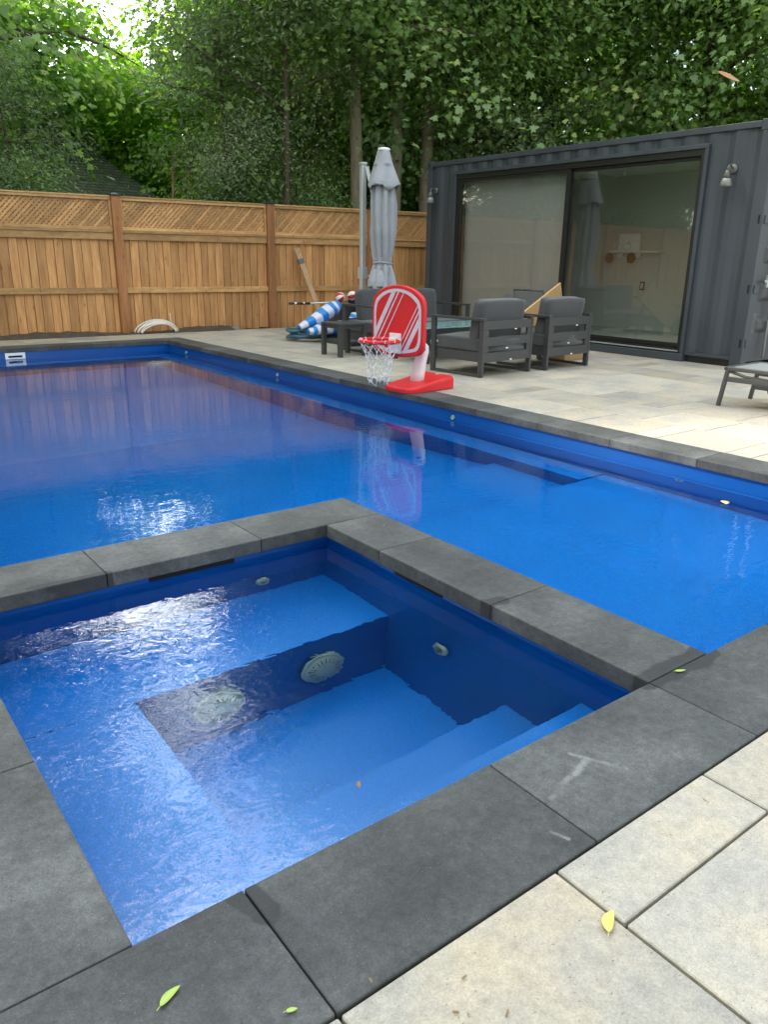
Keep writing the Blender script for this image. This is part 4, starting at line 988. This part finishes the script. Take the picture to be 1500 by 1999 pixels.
for k in range(NS):
    for lv in range(len(levels) - 1):
        a = npnt(k, lv); 
        for dk in ((0, -1) if lv % 2 == 0 else (0, 1)):
            b = npnt(k + dk, lv + 1)
            mid_ = (a + b) / 2 + Vector((rn.uniform(-.006, .006), rn.uniform(-.006, .006), -.004))
            net.tube([a, mid_, b], .0028, 5)
    a = 2 * PI * k / NS
    net.tube([(RX + (RR + .021 * math.cos(q)) * math.cos(a + q * .05), (RR + .021 * math.cos(q)) * math.sin(a + q * .05), RZ + .022 * math.sin(q)) for q in [i * PI / 5 for i in range(10)]], .003, 5, closed=True)
net.build('net', M['cord'], t_, smooth=True)

# things piled between the side table and the fence
t_ = thing('pool_hose', 'coiled blue grey pool hose on the pavers by the fence', 'hose', (6.95, 10.75, 0))
hp = []; 
for i in range(230):
    a = i * 2 * PI / 46; r_ = .44 + .07 * math.sin(i * .37) + .02 * math.sin(i * 1.3)
    hp.append((r_ * 1.25 * math.cos(a) + .04 * math.sin(i * .05), r_ * .8 * math.sin(a), .03 + .028 * (i / 46) + .012 * math.sin(i * .9) ** 2))
MB().tube(hp, .022, 8).build('coil', M['hose'], t_, smooth=True)
def stripefloat(name, label, pts, radii, loc, nb, group='striped floats in the pile by the fence', wave=0.0):
    """inflated striped tube: pts axis, radii, alternating bands"""
    t__ = thing(name, label, 'pool float', loc, 0, group)
    m_ = MB(); n = 18; pts = [Vector(p) for p in pts]
    L_ = len(pts) - 1; steps = nb * 4; rows = []
    for i in range(steps + 1):
        f = i / steps * L_; k = min(int(f), L_ - 1); u = f - k
        p = pts[k].lerp(pts[k + 1], u); r = radii[k] + (radii[k + 1] - radii[k]) * u
        d = (pts[min(k + 1, L_)] - pts[k]).normalized(); rows.append((p, r, d))
    vs = []; ref = Vector((0, 0, 1))
    for p, r, d in rows:
        sx_ = d.cross(ref).normalized(); sz = sx_.cross(d)
        for k in range(n):
            a = 2 * PI * k / n; rq = r * (1 + .06 * math.sin(a * 5 + p.x * 9))
            vs.append(p + sx_ * math.cos(a) * rq + sz * math.sin(a) * rq * .82)
    for i in range(steps):
        fs = [(i * n + k, i * n + (k + 1) % n, (i + 1) * n + (k + 1) % n, (i + 1) * n + k) for k in range(n)]
        if i == 0: m_.add(vs, [])
        for f_ in fs: m_.f.append(f_); m_.tone.append(.5); m_.mi.append((i // 4) % 2)
    m_.f.append(tuple(range(n))[::-1]); m_.tone.append(.5); m_.mi.append(1)
    m_.f.append(tuple(steps * n + k for k in range(n))); m_.tone.append(.5); m_.mi.append(0)
    m_.build('tube', [M['fwhite'], M['fblue']], t__, smooth=True)
    return t__
stripefloat('striped_float', 'blue and white striped float lying along the hose coil', [(-.46, 0, 0), (-.25, 0, .03), (.1, .02, .04), (.45, .05, .04)], [.05, .10, .125, .125], (6.86, 10.30, .17), 10)
stripefloat('striped_float', 'blue and white striped float slanting up to the right', [(-.44, 0, 0), (-.10, .02, .12), (.16, .04, .25), (.30, .04, .31)], [.05, .115, .14, .11], (6.80, 10.5, .22), 8)
stripefloat('striped_float', 'blue and white striped float standing upright behind the sofa arm', [(-.06, 0, 0), (.0, .0, .18), (.06, 0, .32), (.09, 0, .42)], [.16, .13, .09, .05], (7.22, 10.25, .13), 8)
def ball(c, r, label, az):
    bm = bmesh.new(); bmesh.ops.create_uvsphere(bm, u_segments=32, v_segments=20, radius=r)
    for f in bm.faces:
        ce = f.calc_center_median(); f.material_index = 0 if int((math.atan2(ce.y, ce.x) + PI) / (PI / 4)) % 2 else 1
        f.smooth = True
    me = bpy.data.meshes.new('beach_ball'); bm.to_mesh(me); bm.free(); me.materials.append(M['ballr']); me.materials.append(M['white'])
    o = bpy.data.objects.new('beach_ball', me); C.objects.link(o); o.location = c; o.rotation_euler = az
    tag(o, label, 'ball', 'red and white balls on the pile')
ball((7.34, 10.82, .635), .078, 'red and white ball on the pile, left one beside the pole tip', (1.1, .3, .2))
ball((7.53, 10.75, .665), .082, 'red and white ball on the pile, right one above the navy cloth', (1.3, -.6, 1.0))
t_ = thing('storage_bin', 'dark bin under the balls beside the fence', 'bin', (7.50, 10.82, 0))
MB().prism([(-.30, -.18), (.30, -.18), (.30, .18), (-.30, .18)], 0, .50).build('tub', M['furn'], t_, bevel=.02)
MB().box(-.32, .32, -.2, .2, .5, .53).build('lid', M['furn'], t_, bevel=.008)
nv = pillow('navy_cloth', 0, 0, 0, .20, .13, .045, None, .1, 4); nv.location = (7.72, 10.75, .575); nv.data.materials[0] = M['navy']; tag(nv, 'navy cloth bundle lying under the right ball', 'cloth')
lm = pillow('lime_mesh_bag', 0, 0, 0, .13, .10, .075, None, .2, 9); lm.location = (7.74, 10.6, .60); lm.data.materials[0] = M['lime']; tag(lm, 'lime green mesh bag behind the sofa arm', 'bag')
# telescopic pole resting on the bin, net head
t_ = thing('skimmer_pole', 'silver telescopic pool pole with black grip lying across the pile', 'pool pole', (6.55, 11.0, .545))
MB().tube([(.32, 0, -.005), (1.05, -.12, .02)], .013, 10).build('tube', M['alu'], t_, smooth=True)
MB().tube([(-.04, .05, .0), (.32, 0, -.005)], .019, 10).build('grip', M['cap'], t_, smooth=True)
MB().tube([(.05, .038, .0), (.09, .033, .0)], .0205, 10).tube([(.2, .018, 0), (.225, .013, 0)], .0205, 10).build('grip_ring', M['white'], t_, smooth=True)
t_ = thing('leaning_plank', 'pale wooden plank leaning against the fence', 'plank', (8.17, 12.62, 0))
b0_ = Vector((0.02, 0, .02)); t0_ = Vector((-.37, .31, 1.40))
MB().beam(b0_, t0_, .10, .035, .6, up=(0, 1, .3)).build('board', M['plank'], t_, bevel=.002)
dd = (t0_ - b0_).normalized()
MB().beam(t0_ - dd * .29, t0_ - dd * .20, .104, .039, .5, up=(0, 1, .3)).build('tape_band', M['lampm'], t_)
# cream pipe loops and stone slab by the fence
pp = MB()
for q in range(6):
    w_ = .30 + .012 * q
    pp.tube([(-w_ * math.cos(PI * k / 14) ** 1 + .02 * math.sin(q * 2 + k * .3), .03 * q - .05 + .02 * math.sin(q + k * .2), (.14 + .012 * q) * math.sin(PI * k / 14) * (.75 + .25 * math.sin(PI * k / 14 - .4))) for k in range(15)], .011, 8)
pp.tube([(.25, .05, .0), (.26, .08, .15), (.255, .09, .30)], .006, 6)
po = pp.build('cream_pipe', M['pipe'], smooth=True, loc=(5.05, 12.86, .02)); tag(po, 'bundle of cream plastic pipe arching out of the soil', 'pipe')
r2 = random.Random(8); sb = MB(); nx_ = 14
vs = []; 
for i in range(nx_ + 1):
    x = -.42 + .84 * i / nx_
    for (y, z) in ((-.09, 0), (-.08, .035), (.07, .045), (.09, 0)): vs.append((x, y + r2.uniform(-.012, .012), z + (r2.uniform(-.008, .008) if z else 0)))
sb.add(vs, [(i * 4 + k, i * 4 + k + 1, (i + 1) * 4 + k + 1, (i + 1) * 4 + k) for i in range(nx_) for k in range(3)] + [(0, 1, 2, 3), (nx_ * 4 + 3, nx_ * 4 + 2, nx_ * 4 + 1, nx_ * 4)])
o = sb.build('stone_slab', M['slab'], loc=(6.15, 12.98, .0)); tag(o, 'rough grey stone slab lying at the foot of the fence', 'stone'); o.rotation_euler = (0, 0, -.06)

# lounger at the right edge: its foot corner is at (6.78, 3.77)
t_ = thing('sun_lounger', 'grey mesh sun lounger with charcoal legs at the right edge', 'sun lounger', (6.77, 3.79, 0), math.radians(-90 + 3))
# local: +X runs along the lounger (world -Y), +Y to the right (world +X)
LW, LL = .66, 1.95
fr_ = MB().box(0, .035, 0, LW, .325, .36).box(0, LL, 0, .035, .3251, .3599).box(0, LL, LW - .035, LW, .3251, .3599).box(LL - .035, LL, .036, LW - .036, .325, .36)
fr_.build('frame', M['furn'], t_, bevel=.006)
MB().box(.034, LL - .034, .034, LW - .034, .345, .352).build('mesh_bed', M['sling'], t_)
for x_, sg in ((.03, -1), (LL - .05, 1)):
    for y_ in (.018, LW - .018):
        MB().beam((x_, y_, .33), (x_ + sg * .045, y_, .0), .032, .038, up=(0, 1, 0)).build('leg', M['furn'], t_, bevel=.004)
for y_ in (.018, LW - .018):
    MB().beam((.02, y_, .25), (LL - .03, y_, .25), .026, .045).build('side_rail', M['furn'], t_, bevel=.004)
    MB().tube([(.03, y_ + .0, .325), (.20, y_, .285), (.42, y_, .272)], .014, 8).build('brace', M['furn'], t_, smooth=True)
MB().box(.30, .55, .005, .05, .19, .226).lathe([(.04, 0), (.045, .01), (.045, .05), (.04, .06)], (.46, -.01, .195), 18, (0, 1, 0)).build('wheel_block', M['cap'], t_, bevel=.003)

# leaves on the deck
def leaf(loc, L_, W_, rz, mat_, label, curl=.3, seg=10, tilt=(0, 0), name='fallen_leaf', grp='leaves fallen on the paving'):
    vs, fs = [], []
    for i in range(seg + 1):
        f = i / seg; x = (f - .5) * L_; wdt = W_ * .5 * (math.sin(PI * f ** .85) ** .8 if 0 < f < 1 else 0) ; z = curl * L_ * (f - .5) ** 2 + .0015
        side = .10 * L_ * math.sin(PI * f)
        vs += [(x, -wdt + side, z + wdt * .25), (x, side, z), (x, wdt + side, z + wdt * .32)]
    for i in range(seg):
        for k in (0, 1): fs.append((3 * i + k, 3 * i + k + 1, 3 * i + 4 + k, 3 * i + 3 + k))
    m_ = MB().add(vs, fs); o = m_.build(name, mat_, smooth=True, fixn=False); o.location = loc; o.rotation_euler = (tilt[0], tilt[1], rz)
    s_ = o.modifiers.new('t', 'SOLIDIFY'); s_.thickness = .0006
    stem = MB().tube([(-.5 * L_ - L_ * .16, -.02 * L_, curl * L_ * .25 + .001), (-.5 * L_, 0, curl * L_ * .25 + .0015)], .0008, 5).build('stem', mat_, o)
    tag(o, label, 'leaf', grp); return o
leaf((1.108, .685, .002), .062, .024, math.radians(28), M['leaf_fall'], 'yellow leaf lying on the buff paver joint', .25)
leaf((.342, 1.045, .004), .050, .016, math.radians(22), M['leaf_green'], 'pale green leaf lying on the near charcoal coping', .35)
leaf((2.105, 1.175, .004), .040, .012, math.radians(-25), M['leaf_green'], 'tiny lime leaf curled on the coping corner by the divider end', .5)
leaf((.50, .895, .004), .022, .009, math.radians(-20), M['leaf_green'], 'tiny green leaf scrap on the coping at the bottom edge', .6)
leaf((1.60, .78, .002), .018, .003, math.radians(80), M['leaf_brown'], 'thin brown stem scrap on the grey paver', .1)
leaf((4.45, 2.35, WZ + .004), .07, .05, .5, M['leaf_fall'], 'cream leaf floating on the pool by the right wall', .1)
leaf((1.02, 1.42, SZ + .003), .03, .012, .9, M['leaf_brown'], 'small brown leaf floating in the near part of the spa', .1)

o = leaf((4.20, 2.57, 2.17), .13, .05, math.radians(-60), M['leaf_brown'], 'dry brown leaf caught falling in the air above the container', .3, tilt=(.5, .45), name='falling_leaf'); del o['group']
lr = random.Random(12)
for i in range(16):
    if lr.random() < .5: X, Y = lr.uniform(5.3, 8.6), lr.uniform(3.2, 12.2)
    else: X, Y = lr.uniform(-.3, 2.6), lr.uniform(.25, .82)
    gm = MB()
    for q in range(5):
        gx, gy, a = lr.gauss(0, .10), lr.gauss(0, .05), lr.uniform(0, PI); l_ = lr.uniform(.003, .009)
        gm.obox((gx, gy, .002), (math.cos(a) * l_, math.sin(a) * l_, 0), (-math.sin(a) * .0014, math.cos(a) * .0014, 0), (0, 0, .0008))
    if i == 0: LIT = MB()
    for f in gm.f: LIT.f.append(tuple(len(LIT.v) + k for k in f)); LIT.tone.append(.5); LIT.mi.append(0)
    LIT.v += [(p[0] + X, p[1] + Y, p[2]) for p in gm.v]
o = LIT.build('twig_litter', M['leaf_brown']); o['kind'] = 'stuff'; o['label'] = 'tiny brown twigs and bud scales scattered on the pavers'
# ------------------------------------------------------------------ neighbour's house behind the fence
t_ = thing('neighbour_house', 'grey shingled hip roof house behind the fence', 'house', (3.6, 20.3, 0))
HX0, HX1, HY0, HY1, HE, HR = -3.5, 4.75, 0, 8, 2.55, 4.35
MB().box(HX0 + .35, HX1 - .35, HY0 + .35, HY1 - .35, 0, HE).build('wall', M['siding'], t_)
rf = MB(); a_ = 4.0
rf.add([(HX0, HY0, HE), (HX1, HY0, HE), (HX1, HY1, HE), (HX0, HY1, HE), (HX0 + 3.2, (HY0 + HY1) / 2, HR + 1.2), (HX1 - 1.55, HY0 + 3.2, HR + .2)], [(0, 1, 5, 4), (1, 2, 5), (2, 3, 4, 5), (3, 0, 4)])
rf.uv = lambda c: (c.x + c.y * .6, c.z * 1.9)
rf.build('roof', M['roof'], t_, fixn=True)
MB().box(HX0, HX1, HY0 - .03, HY0, HE - .14, HE + .01).box(HX1, HX1 + .03, HY0, HY1, HE - .14, HE + .01).build('eave_board', M['siding'], t_)
MB().box(1.2, 2.4, .33, .349, .9, 2.0).build('window', M['blackalu'], t_)
t_ = thing('leaning_ladder', 'pale wooden ladder leaning in the bushes behind the fence', 'ladder', (7.35, 17.4, 0), .2)
ld = MB().beam((-.2, 0, 0), (.35, .3, 3.35), .05, .09).beam((.2, 0, 0), (.75, .3, 3.35), .05, .09)
ld.build('side_rail', M['plank'], t_)
rg = MB()
for i in range(11): f = (i + .5) / 11; rg.tube([(-.2 + .55 * f, .3 * f, 3.35 * f), (.2 + .55 * f, .3 * f, 3.35 * f)], .018, 6)
rg.build('rung', M['plank'], t_)

# ------------------------------------------------------------------ trees
rg_ = np.random.default_rng(11)
MAPLE = np.array([(0, -.5), (.10, -.22), (.42, -.30), (.34, -.05), (.50, .12), (.24, .14), (.20, .34), (0, .55), (-.20, .34), (-.24, .14), (-.50, .12), (-.34, -.05), (-.42, -.30), (-.10, -.22)])
OVAL = np.array([(0, -.5), (.20, -.15), (.20, .15), (0, .5), (-.20, .15), (-.20, -.15)])
def leaves_mesh(name, cent, nrm, size, tone, template, mat_):
    n = len(cent); k = len(template)
    up = nrm / np.linalg.norm(nrm, axis=1)[:, None]
    a = rg_.normal(size=(n, 3)); a -= (a * up).sum(1)[:, None] * up; a /= np.linalg.norm(a, axis=1)[:, None]
    b = np.cross(up, a)
    tx_ = template[:, 0]; ty = template[:, 1]
    bend = -(np.abs(tx_) * .35 + np.abs(ty) ** 2 * .5)
    co = cent[:, None, :] + size[:, None, None] * (a[:, None, :] * tx_[None, :, None] + b[:, None, :] * ty[None, :, None] + up[:, None, :] * bend[None, :, None])
    co = co.reshape(-1, 3).astype(np.float32)
    me = bpy.data.meshes.new(name); me.vertices.add(n * k); me.vertices.foreach_set('co', co.ravel())
    me.loops.add(n * k); me.loops.foreach_set('vertex_index', np.arange(n * k, dtype=np.int32))
    me.polygons.add(n); me.polygons.foreach_set('loop_start', np.arange(0, n * k, k, dtype=np.int32)); me.polygons.foreach_set('loop_total', np.full(n, k, dtype=np.int32))
    me.update(calc_edges=True)
    at = me.attributes.new('tone', 'FLOAT', 'FACE'); at.data.foreach_set('value', tone.astype(np.float32)); me.materials.append(mat_)
    return me
def make_tree(name, label, H_, R_, z0, template, lsize, mat_, bark, tr=.16, ncl=420, per=42, seed=0, lean=(0, 0), fork=False, cl=(.42, .20), cat='tree', group='trees beyond the fence', limbs=16, low=0.12):
    r = random.Random(seed); rs = np.random.default_rng(seed)
    root = thing(name, label, cat, (0, 0, 0), 0, group)
    tk = MB(); pts = []; ns = 12
    def tp(f): return Vector((lean[0] * f * H_ * .1 + .12 * math.sin(f * 5 + seed), lean[1] * f * H_ * .1 + .12 * math.sin(f * 4 + seed * 2), f * H_ * .86))
    pts = [tp(i / ns) for i in range(ns + 1)]
    tk.tube(pts, [tr * (1.25 if i == 0 else 1) * (1 - .82 * i / ns) for i in range(ns + 1)], 10)
    centres = []
    for i in range(limbs):
        f = low + (1 - low) * (z0 / H_ * .8 + (1 - z0 / H_ * .8) * ((i + r.random()) / limbs)); f = min(.97, max(.1, f))
        p = tp(f); az = i * 2.4 + r.random(); zf_ = (f * H_ * .86 - z0 * .6) / (H_ - z0 * .6)
        env = R_ * max(.25, math.sin(PI * min(1, max(.12, .18 + zf_ * .85))) ** .6) * r.uniform(.75, 1.05)
        rise = r.uniform(.1, .55); q = []
        for j in range(7):
            u = j / 6; q.append(p + Vector((math.cos(az + .3 * u) * env * u, math.sin(az + .3 * u) * env * u, env * rise * u - .12 * env * u * u)) + Vector((r.uniform(-.06, .06),) * 3) * u)
        rad = tr * (1 - .8 * f) * .55
        tk.tube(q, [max(.010, rad * (1 - .88 * j / 6)) for j in range(7)], 6)
        for j in range(2, 7):
            centres.append(q[j])
            for s_ in range(3):
                b_ = q[j] + Vector((r.gauss(0, .35), r.gauss(0, .35), r.gauss(0, .22))) * (R_ / 2.2)
                centres.append(b_)
                if s_ == 0: tk.tube([q[j], q[j].lerp(b_, .5) + Vector((0, 0, .05)), b_], [rad * .28 + .004, rad * .2 + .003, .004], 4)
    tk.build('trunk', bark, root, smooth=True)
    cen = np.array([tuple(c) for c in centres])
    extra = max(0, ncl - len(cen))
    idx = rs.integers(0, len(cen), extra); e = cen[idx] + rs.normal(size=(extra, 3)) * np.array([.45, .45, .38]) * R_ / 2.4
    cen = np.vstack([cen, e])
    cen = cen[cen[:, 2] > z0 * .7]
    n = len(cen); ax = np.array([0, 0, z0 + (H_ - z0) * .4])
    cc = np.repeat(cen, per, axis=0)
    off = rs.normal(size=cc.shape) * np.array([cl[0], cl[0], cl[1]])
    # droop: outer leaves hang lower
    off[:, 2] -= .35 * (off[:, 0] ** 2 + off[:, 1] ** 2)
    pos = cc + off
    out_ = pos - ax; out_[:, 2] *= .4; out_ /= (np.linalg.norm(out_, axis=1)[:, None] + 1e-6)
    nrm = np.array([0, 0, 1.0]) * .9 + out_ * .7 + rs.normal(size=pos.shape) * .45
    size = lsize * rs.uniform(.6, 1.25, len(pos))
    ctone = np.repeat(rs.normal(.45, .20, n), per); tone = np.clip(ctone + rs.normal(0, .13, len(pos)), 0, 1)
    me = leaves_mesh('crown', pos, nrm, size, tone, template, mat_)
    o = bpy.data.objects.new('crown', me); C.objects.link(o); o.parent = root
    return root
def place(root, first, loc, rz, sc, label):
    if first: root.location = loc; root.rotation_euler = (0, 0, rz); root.scale = (sc,) * 3; root['label'] = label; return root
    return dup(root, loc, rz, label, sc)
GT = 'trees beyond the fence'
maple = make_tree('maple_tree', 'x', 15.0, 4.3, 1.6, MAPLE, .125, M['leaf_dark'], M['trunk'], .20, 1000, 46, 1, limbs=26)
maple2 = make_tree('maple_tree', 'x', 14.5, 3.6, 3.2, MAPLE, .115, M['leaf_dark'], M['trunk_pale'], .17, 720, 46, 2, (.2, 0), low=.26, limbs=24)
elm = make_tree('elm_tree', 'x', 7.0, 2.0, 1.2, OVAL, .075, M['leaf_grey'], M['trunk'], .085, 330, 70, 3, (-.2, .1), cl=(.30, .22), limbs=14)
elm2 = make_tree('elm_tree', 'x', 8.5, 2.0, 2.7, OVAL, .08, M['leaf_grey'], M['trunk'], .075, 190, 60, 13, (.2, .1), cl=(.30, .22), limbs=16, low=.2)
light = make_tree('lime_tree', 'x', 7.0, 2.4, 1.0, MAPLE, .15, M['leaf_light'], M['trunk_pale'], .12, 330, 42, 4)
bush = make_tree('hedge_bush', 'x', 3.6, 1.6, .3, OVAL, .09, M['leaf_dark'], M['trunk'], .05, 200, 70, 5, cl=(.30, .24), cat='bush', limbs=12, low=.02)
bush['group'] = 'bushes behind the fence'
cam0 = Vector((0, 0))
def spot(ax_, d): a = math.radians(ax_); return (d * math.sin(a), d * math.cos(a), 0)   # bearing from the pool's long axis, distance
T_ = [ # proto, bearing, distance, scale, rot, label
 (maple, 6.0, 19.0, 1.25, .3, 'dark maple with a forked trunk at the left end above the fence'),
 (maple, 38.0, 21.5, 1.25, 1.9, 'tall maple rising behind the second fence post'),
 (maple, 48, 23, 1.2, 3.1, 'broad maple overhanging the left end of the container'),
 (maple, 57.5, 22.5, 1.2, 4.0, 'big leafed maple above the middle of the container roof'),
 (maple, 67, 21.5, 1.2, 5.2, 'dark maple behind the right end of the container'),
 (maple, 75, 20, 1.1, .9, 'maple whose crown passes the right edge of the picture'),
 (maple2, 34.9, 18.0, 1.0, .0, 'maple with a sunlit bare trunk just right of the umbrella mast'),
 (maple2, 37.9, 18.8, 1.08, 2.0, 'maple with a reddish trunk directly behind the folded umbrella'),
 (maple2, 40.3, 19.6, 1.05, 4.2, 'maple with a leaning trunk between umbrella and container'),
 (maple2, 52.5, 23, 1.15, 1.1, 'maple further back over the left half of the container'),
 (maple2, 62, 24, 1.2, 3.3, 'maple further back over the right half of the container'),
 (maple2, 70.5, 25, 1.2, 5.0, 'maple far back at the right above the wall lamp'),
 (maple2, 1.0, 22, 1.05, 2.7, 'maple far back at the left edge'),
 (elm2, 30.6, 16.8, 1.2, .4, 'slender elm with forked grey stem behind the fence'),
 (elm, 26.5, 17.6, .95, 2.2, 'grey green elm with fine leaves over the middle fence bay'),
 (elm, 13.0, 16.2, .70, 4.4, 'small elm drooping over the left fence bay'),
 (elm, 33.5, 21.0, 1.05, 5.1, 'fine leafed elm left of the umbrella mast'),
 (elm, 44.5, 21, 1.3, 1.0, 'tall elm whose yellowish top shows above the umbrella'),
 (light, 15.0, 25, 1.25, .2, 'bright yellow green tree in the sun left of the roof'),
 (light, 20.5, 24.5, .95, 2.6, 'bright green tree in the sun under the sky gap'),
 (light, 28.0, 22.5, 1.25, 4.1, 'bright green tree to the right of the sky gap'),
 (light, 31, 25, 1.3, 5.6, 'sunlit green tree behind the slender elm'),
 (light, 38.5, 27, 1.3, 1.5, 'sunlit green tree far back behind the umbrella mast'),
 (light, 10.5, 25, 1.25, 3.4, 'sunlit green tree behind the left maple'),
 (maple2, 2.5, 17.3, 1.35, 3.6, 'tall maple overhanging the fence at the upper left corner'), (maple, -8, 18.8, 1.0, 2.2, 'maple beyond the fence left of the picture, nearer one'), (maple, -21, 20.5, 1.0, 4.7, 'maple beyond the fence far left of the picture'),
]
seen = set()
for pr, be, d, sc_, rz, lb in T_:
    place(pr, id(pr) not in seen, spot(be, d), rz, sc_, lb); seen.add(id(pr))
B_ = [(8, 16.6, 1.0, 'leafy bush over the fence at the left edge'), (12.6, 16.3, .9, 'leafy bush drooping over the lattice left of the first post'), (27.0, 17.9, .9, 'leafy bush behind the middle lattice bay'), (31.5, 18.4, .95, 'leafy bush at the foot of the slender elm'),
      (36, 22, 1.0, 'leafy bush left of the umbrella mast'), (39.5, 23.0, 1.1, 'leafy bush behind the folded umbrella'), (43.0, 22.4, 1.1, 'leafy bush beside the container corner'), (25.5, 17.8, .7, 'low leafy bush right of the house roof'), (0, 16.5, 1.2, 'tall bush beyond the fence just left of the picture'), (-9, 16.6, 1.25, 'tall bush beyond the fence opposite the glass door'), (-18, 17.5, 1.3, 'tall bush beyond the fence seen only in the glass')]
for i, (be, d, sc_, lb) in enumerate(B_):
    place(bush, i == 0, spot(be, d), i * 1.3, sc_, lb)
# maples added out of view, left and behind, to block sun and sky
SH = [(-10.0, 4.5, 1.2, 0), (-9.5, 10.0, 1.25, 2), (-6.5, 17.5, 1.2, 4), (-13.5, -2.5, .95, 1), (-7, -10, .85, 3), (3, -12, .9, 5), (12, -10, .9, 2.2), (19, -4, .85, .7)]
for i, (X, Y, s_, rz) in enumerate(SH):
    dup(maple, (X, Y, 0), rz, 'maple added out of view to block light, ' + ['nearest the spa', 'level with the far pool', 'by the fence corner', 'left behind the photographer', 'far left behind the photographer', 'straight behind the photographer', 'right behind the photographer', 'right of the container end'][i], s_)['group'] = 'maples added out of view'
# far wood behind everything
def wood():
    rs = np.random.default_rng(21); n = 34000
    be = np.radians(rs.uniform(-6, 88, n)); d = rs.uniform(29, 35, n)
    hmax = np.where((np.degrees(be) > 15.0) & (np.degrees(be) < 25.0), 7.5, 12.0 + 1.6 * np.sin(be * 21) + .9 * np.sin(be * 47))
    z = rs.uniform(0, 1, n) ** .8 * hmax
    pos = np.stack([d * np.sin(be), d * np.cos(be), z], 1)
    nrm = np.array([-.3, -.5, .8]) + rs.normal(size=pos.shape) * .6
    me = leaves_mesh('far_wood', pos, nrm, rs.uniform(.28, .6, n), np.clip(rs.normal(.4, .25, n), 0, 1), MAPLE, M['leaf_light'])
    o = bpy.data.objects.new('far_wood', me); C.objects.link(o); o['kind'] = 'stuff'; o['label'] = 'far wood seen as one mass between the nearer trees'
    o['category'] = 'wood'
wood()
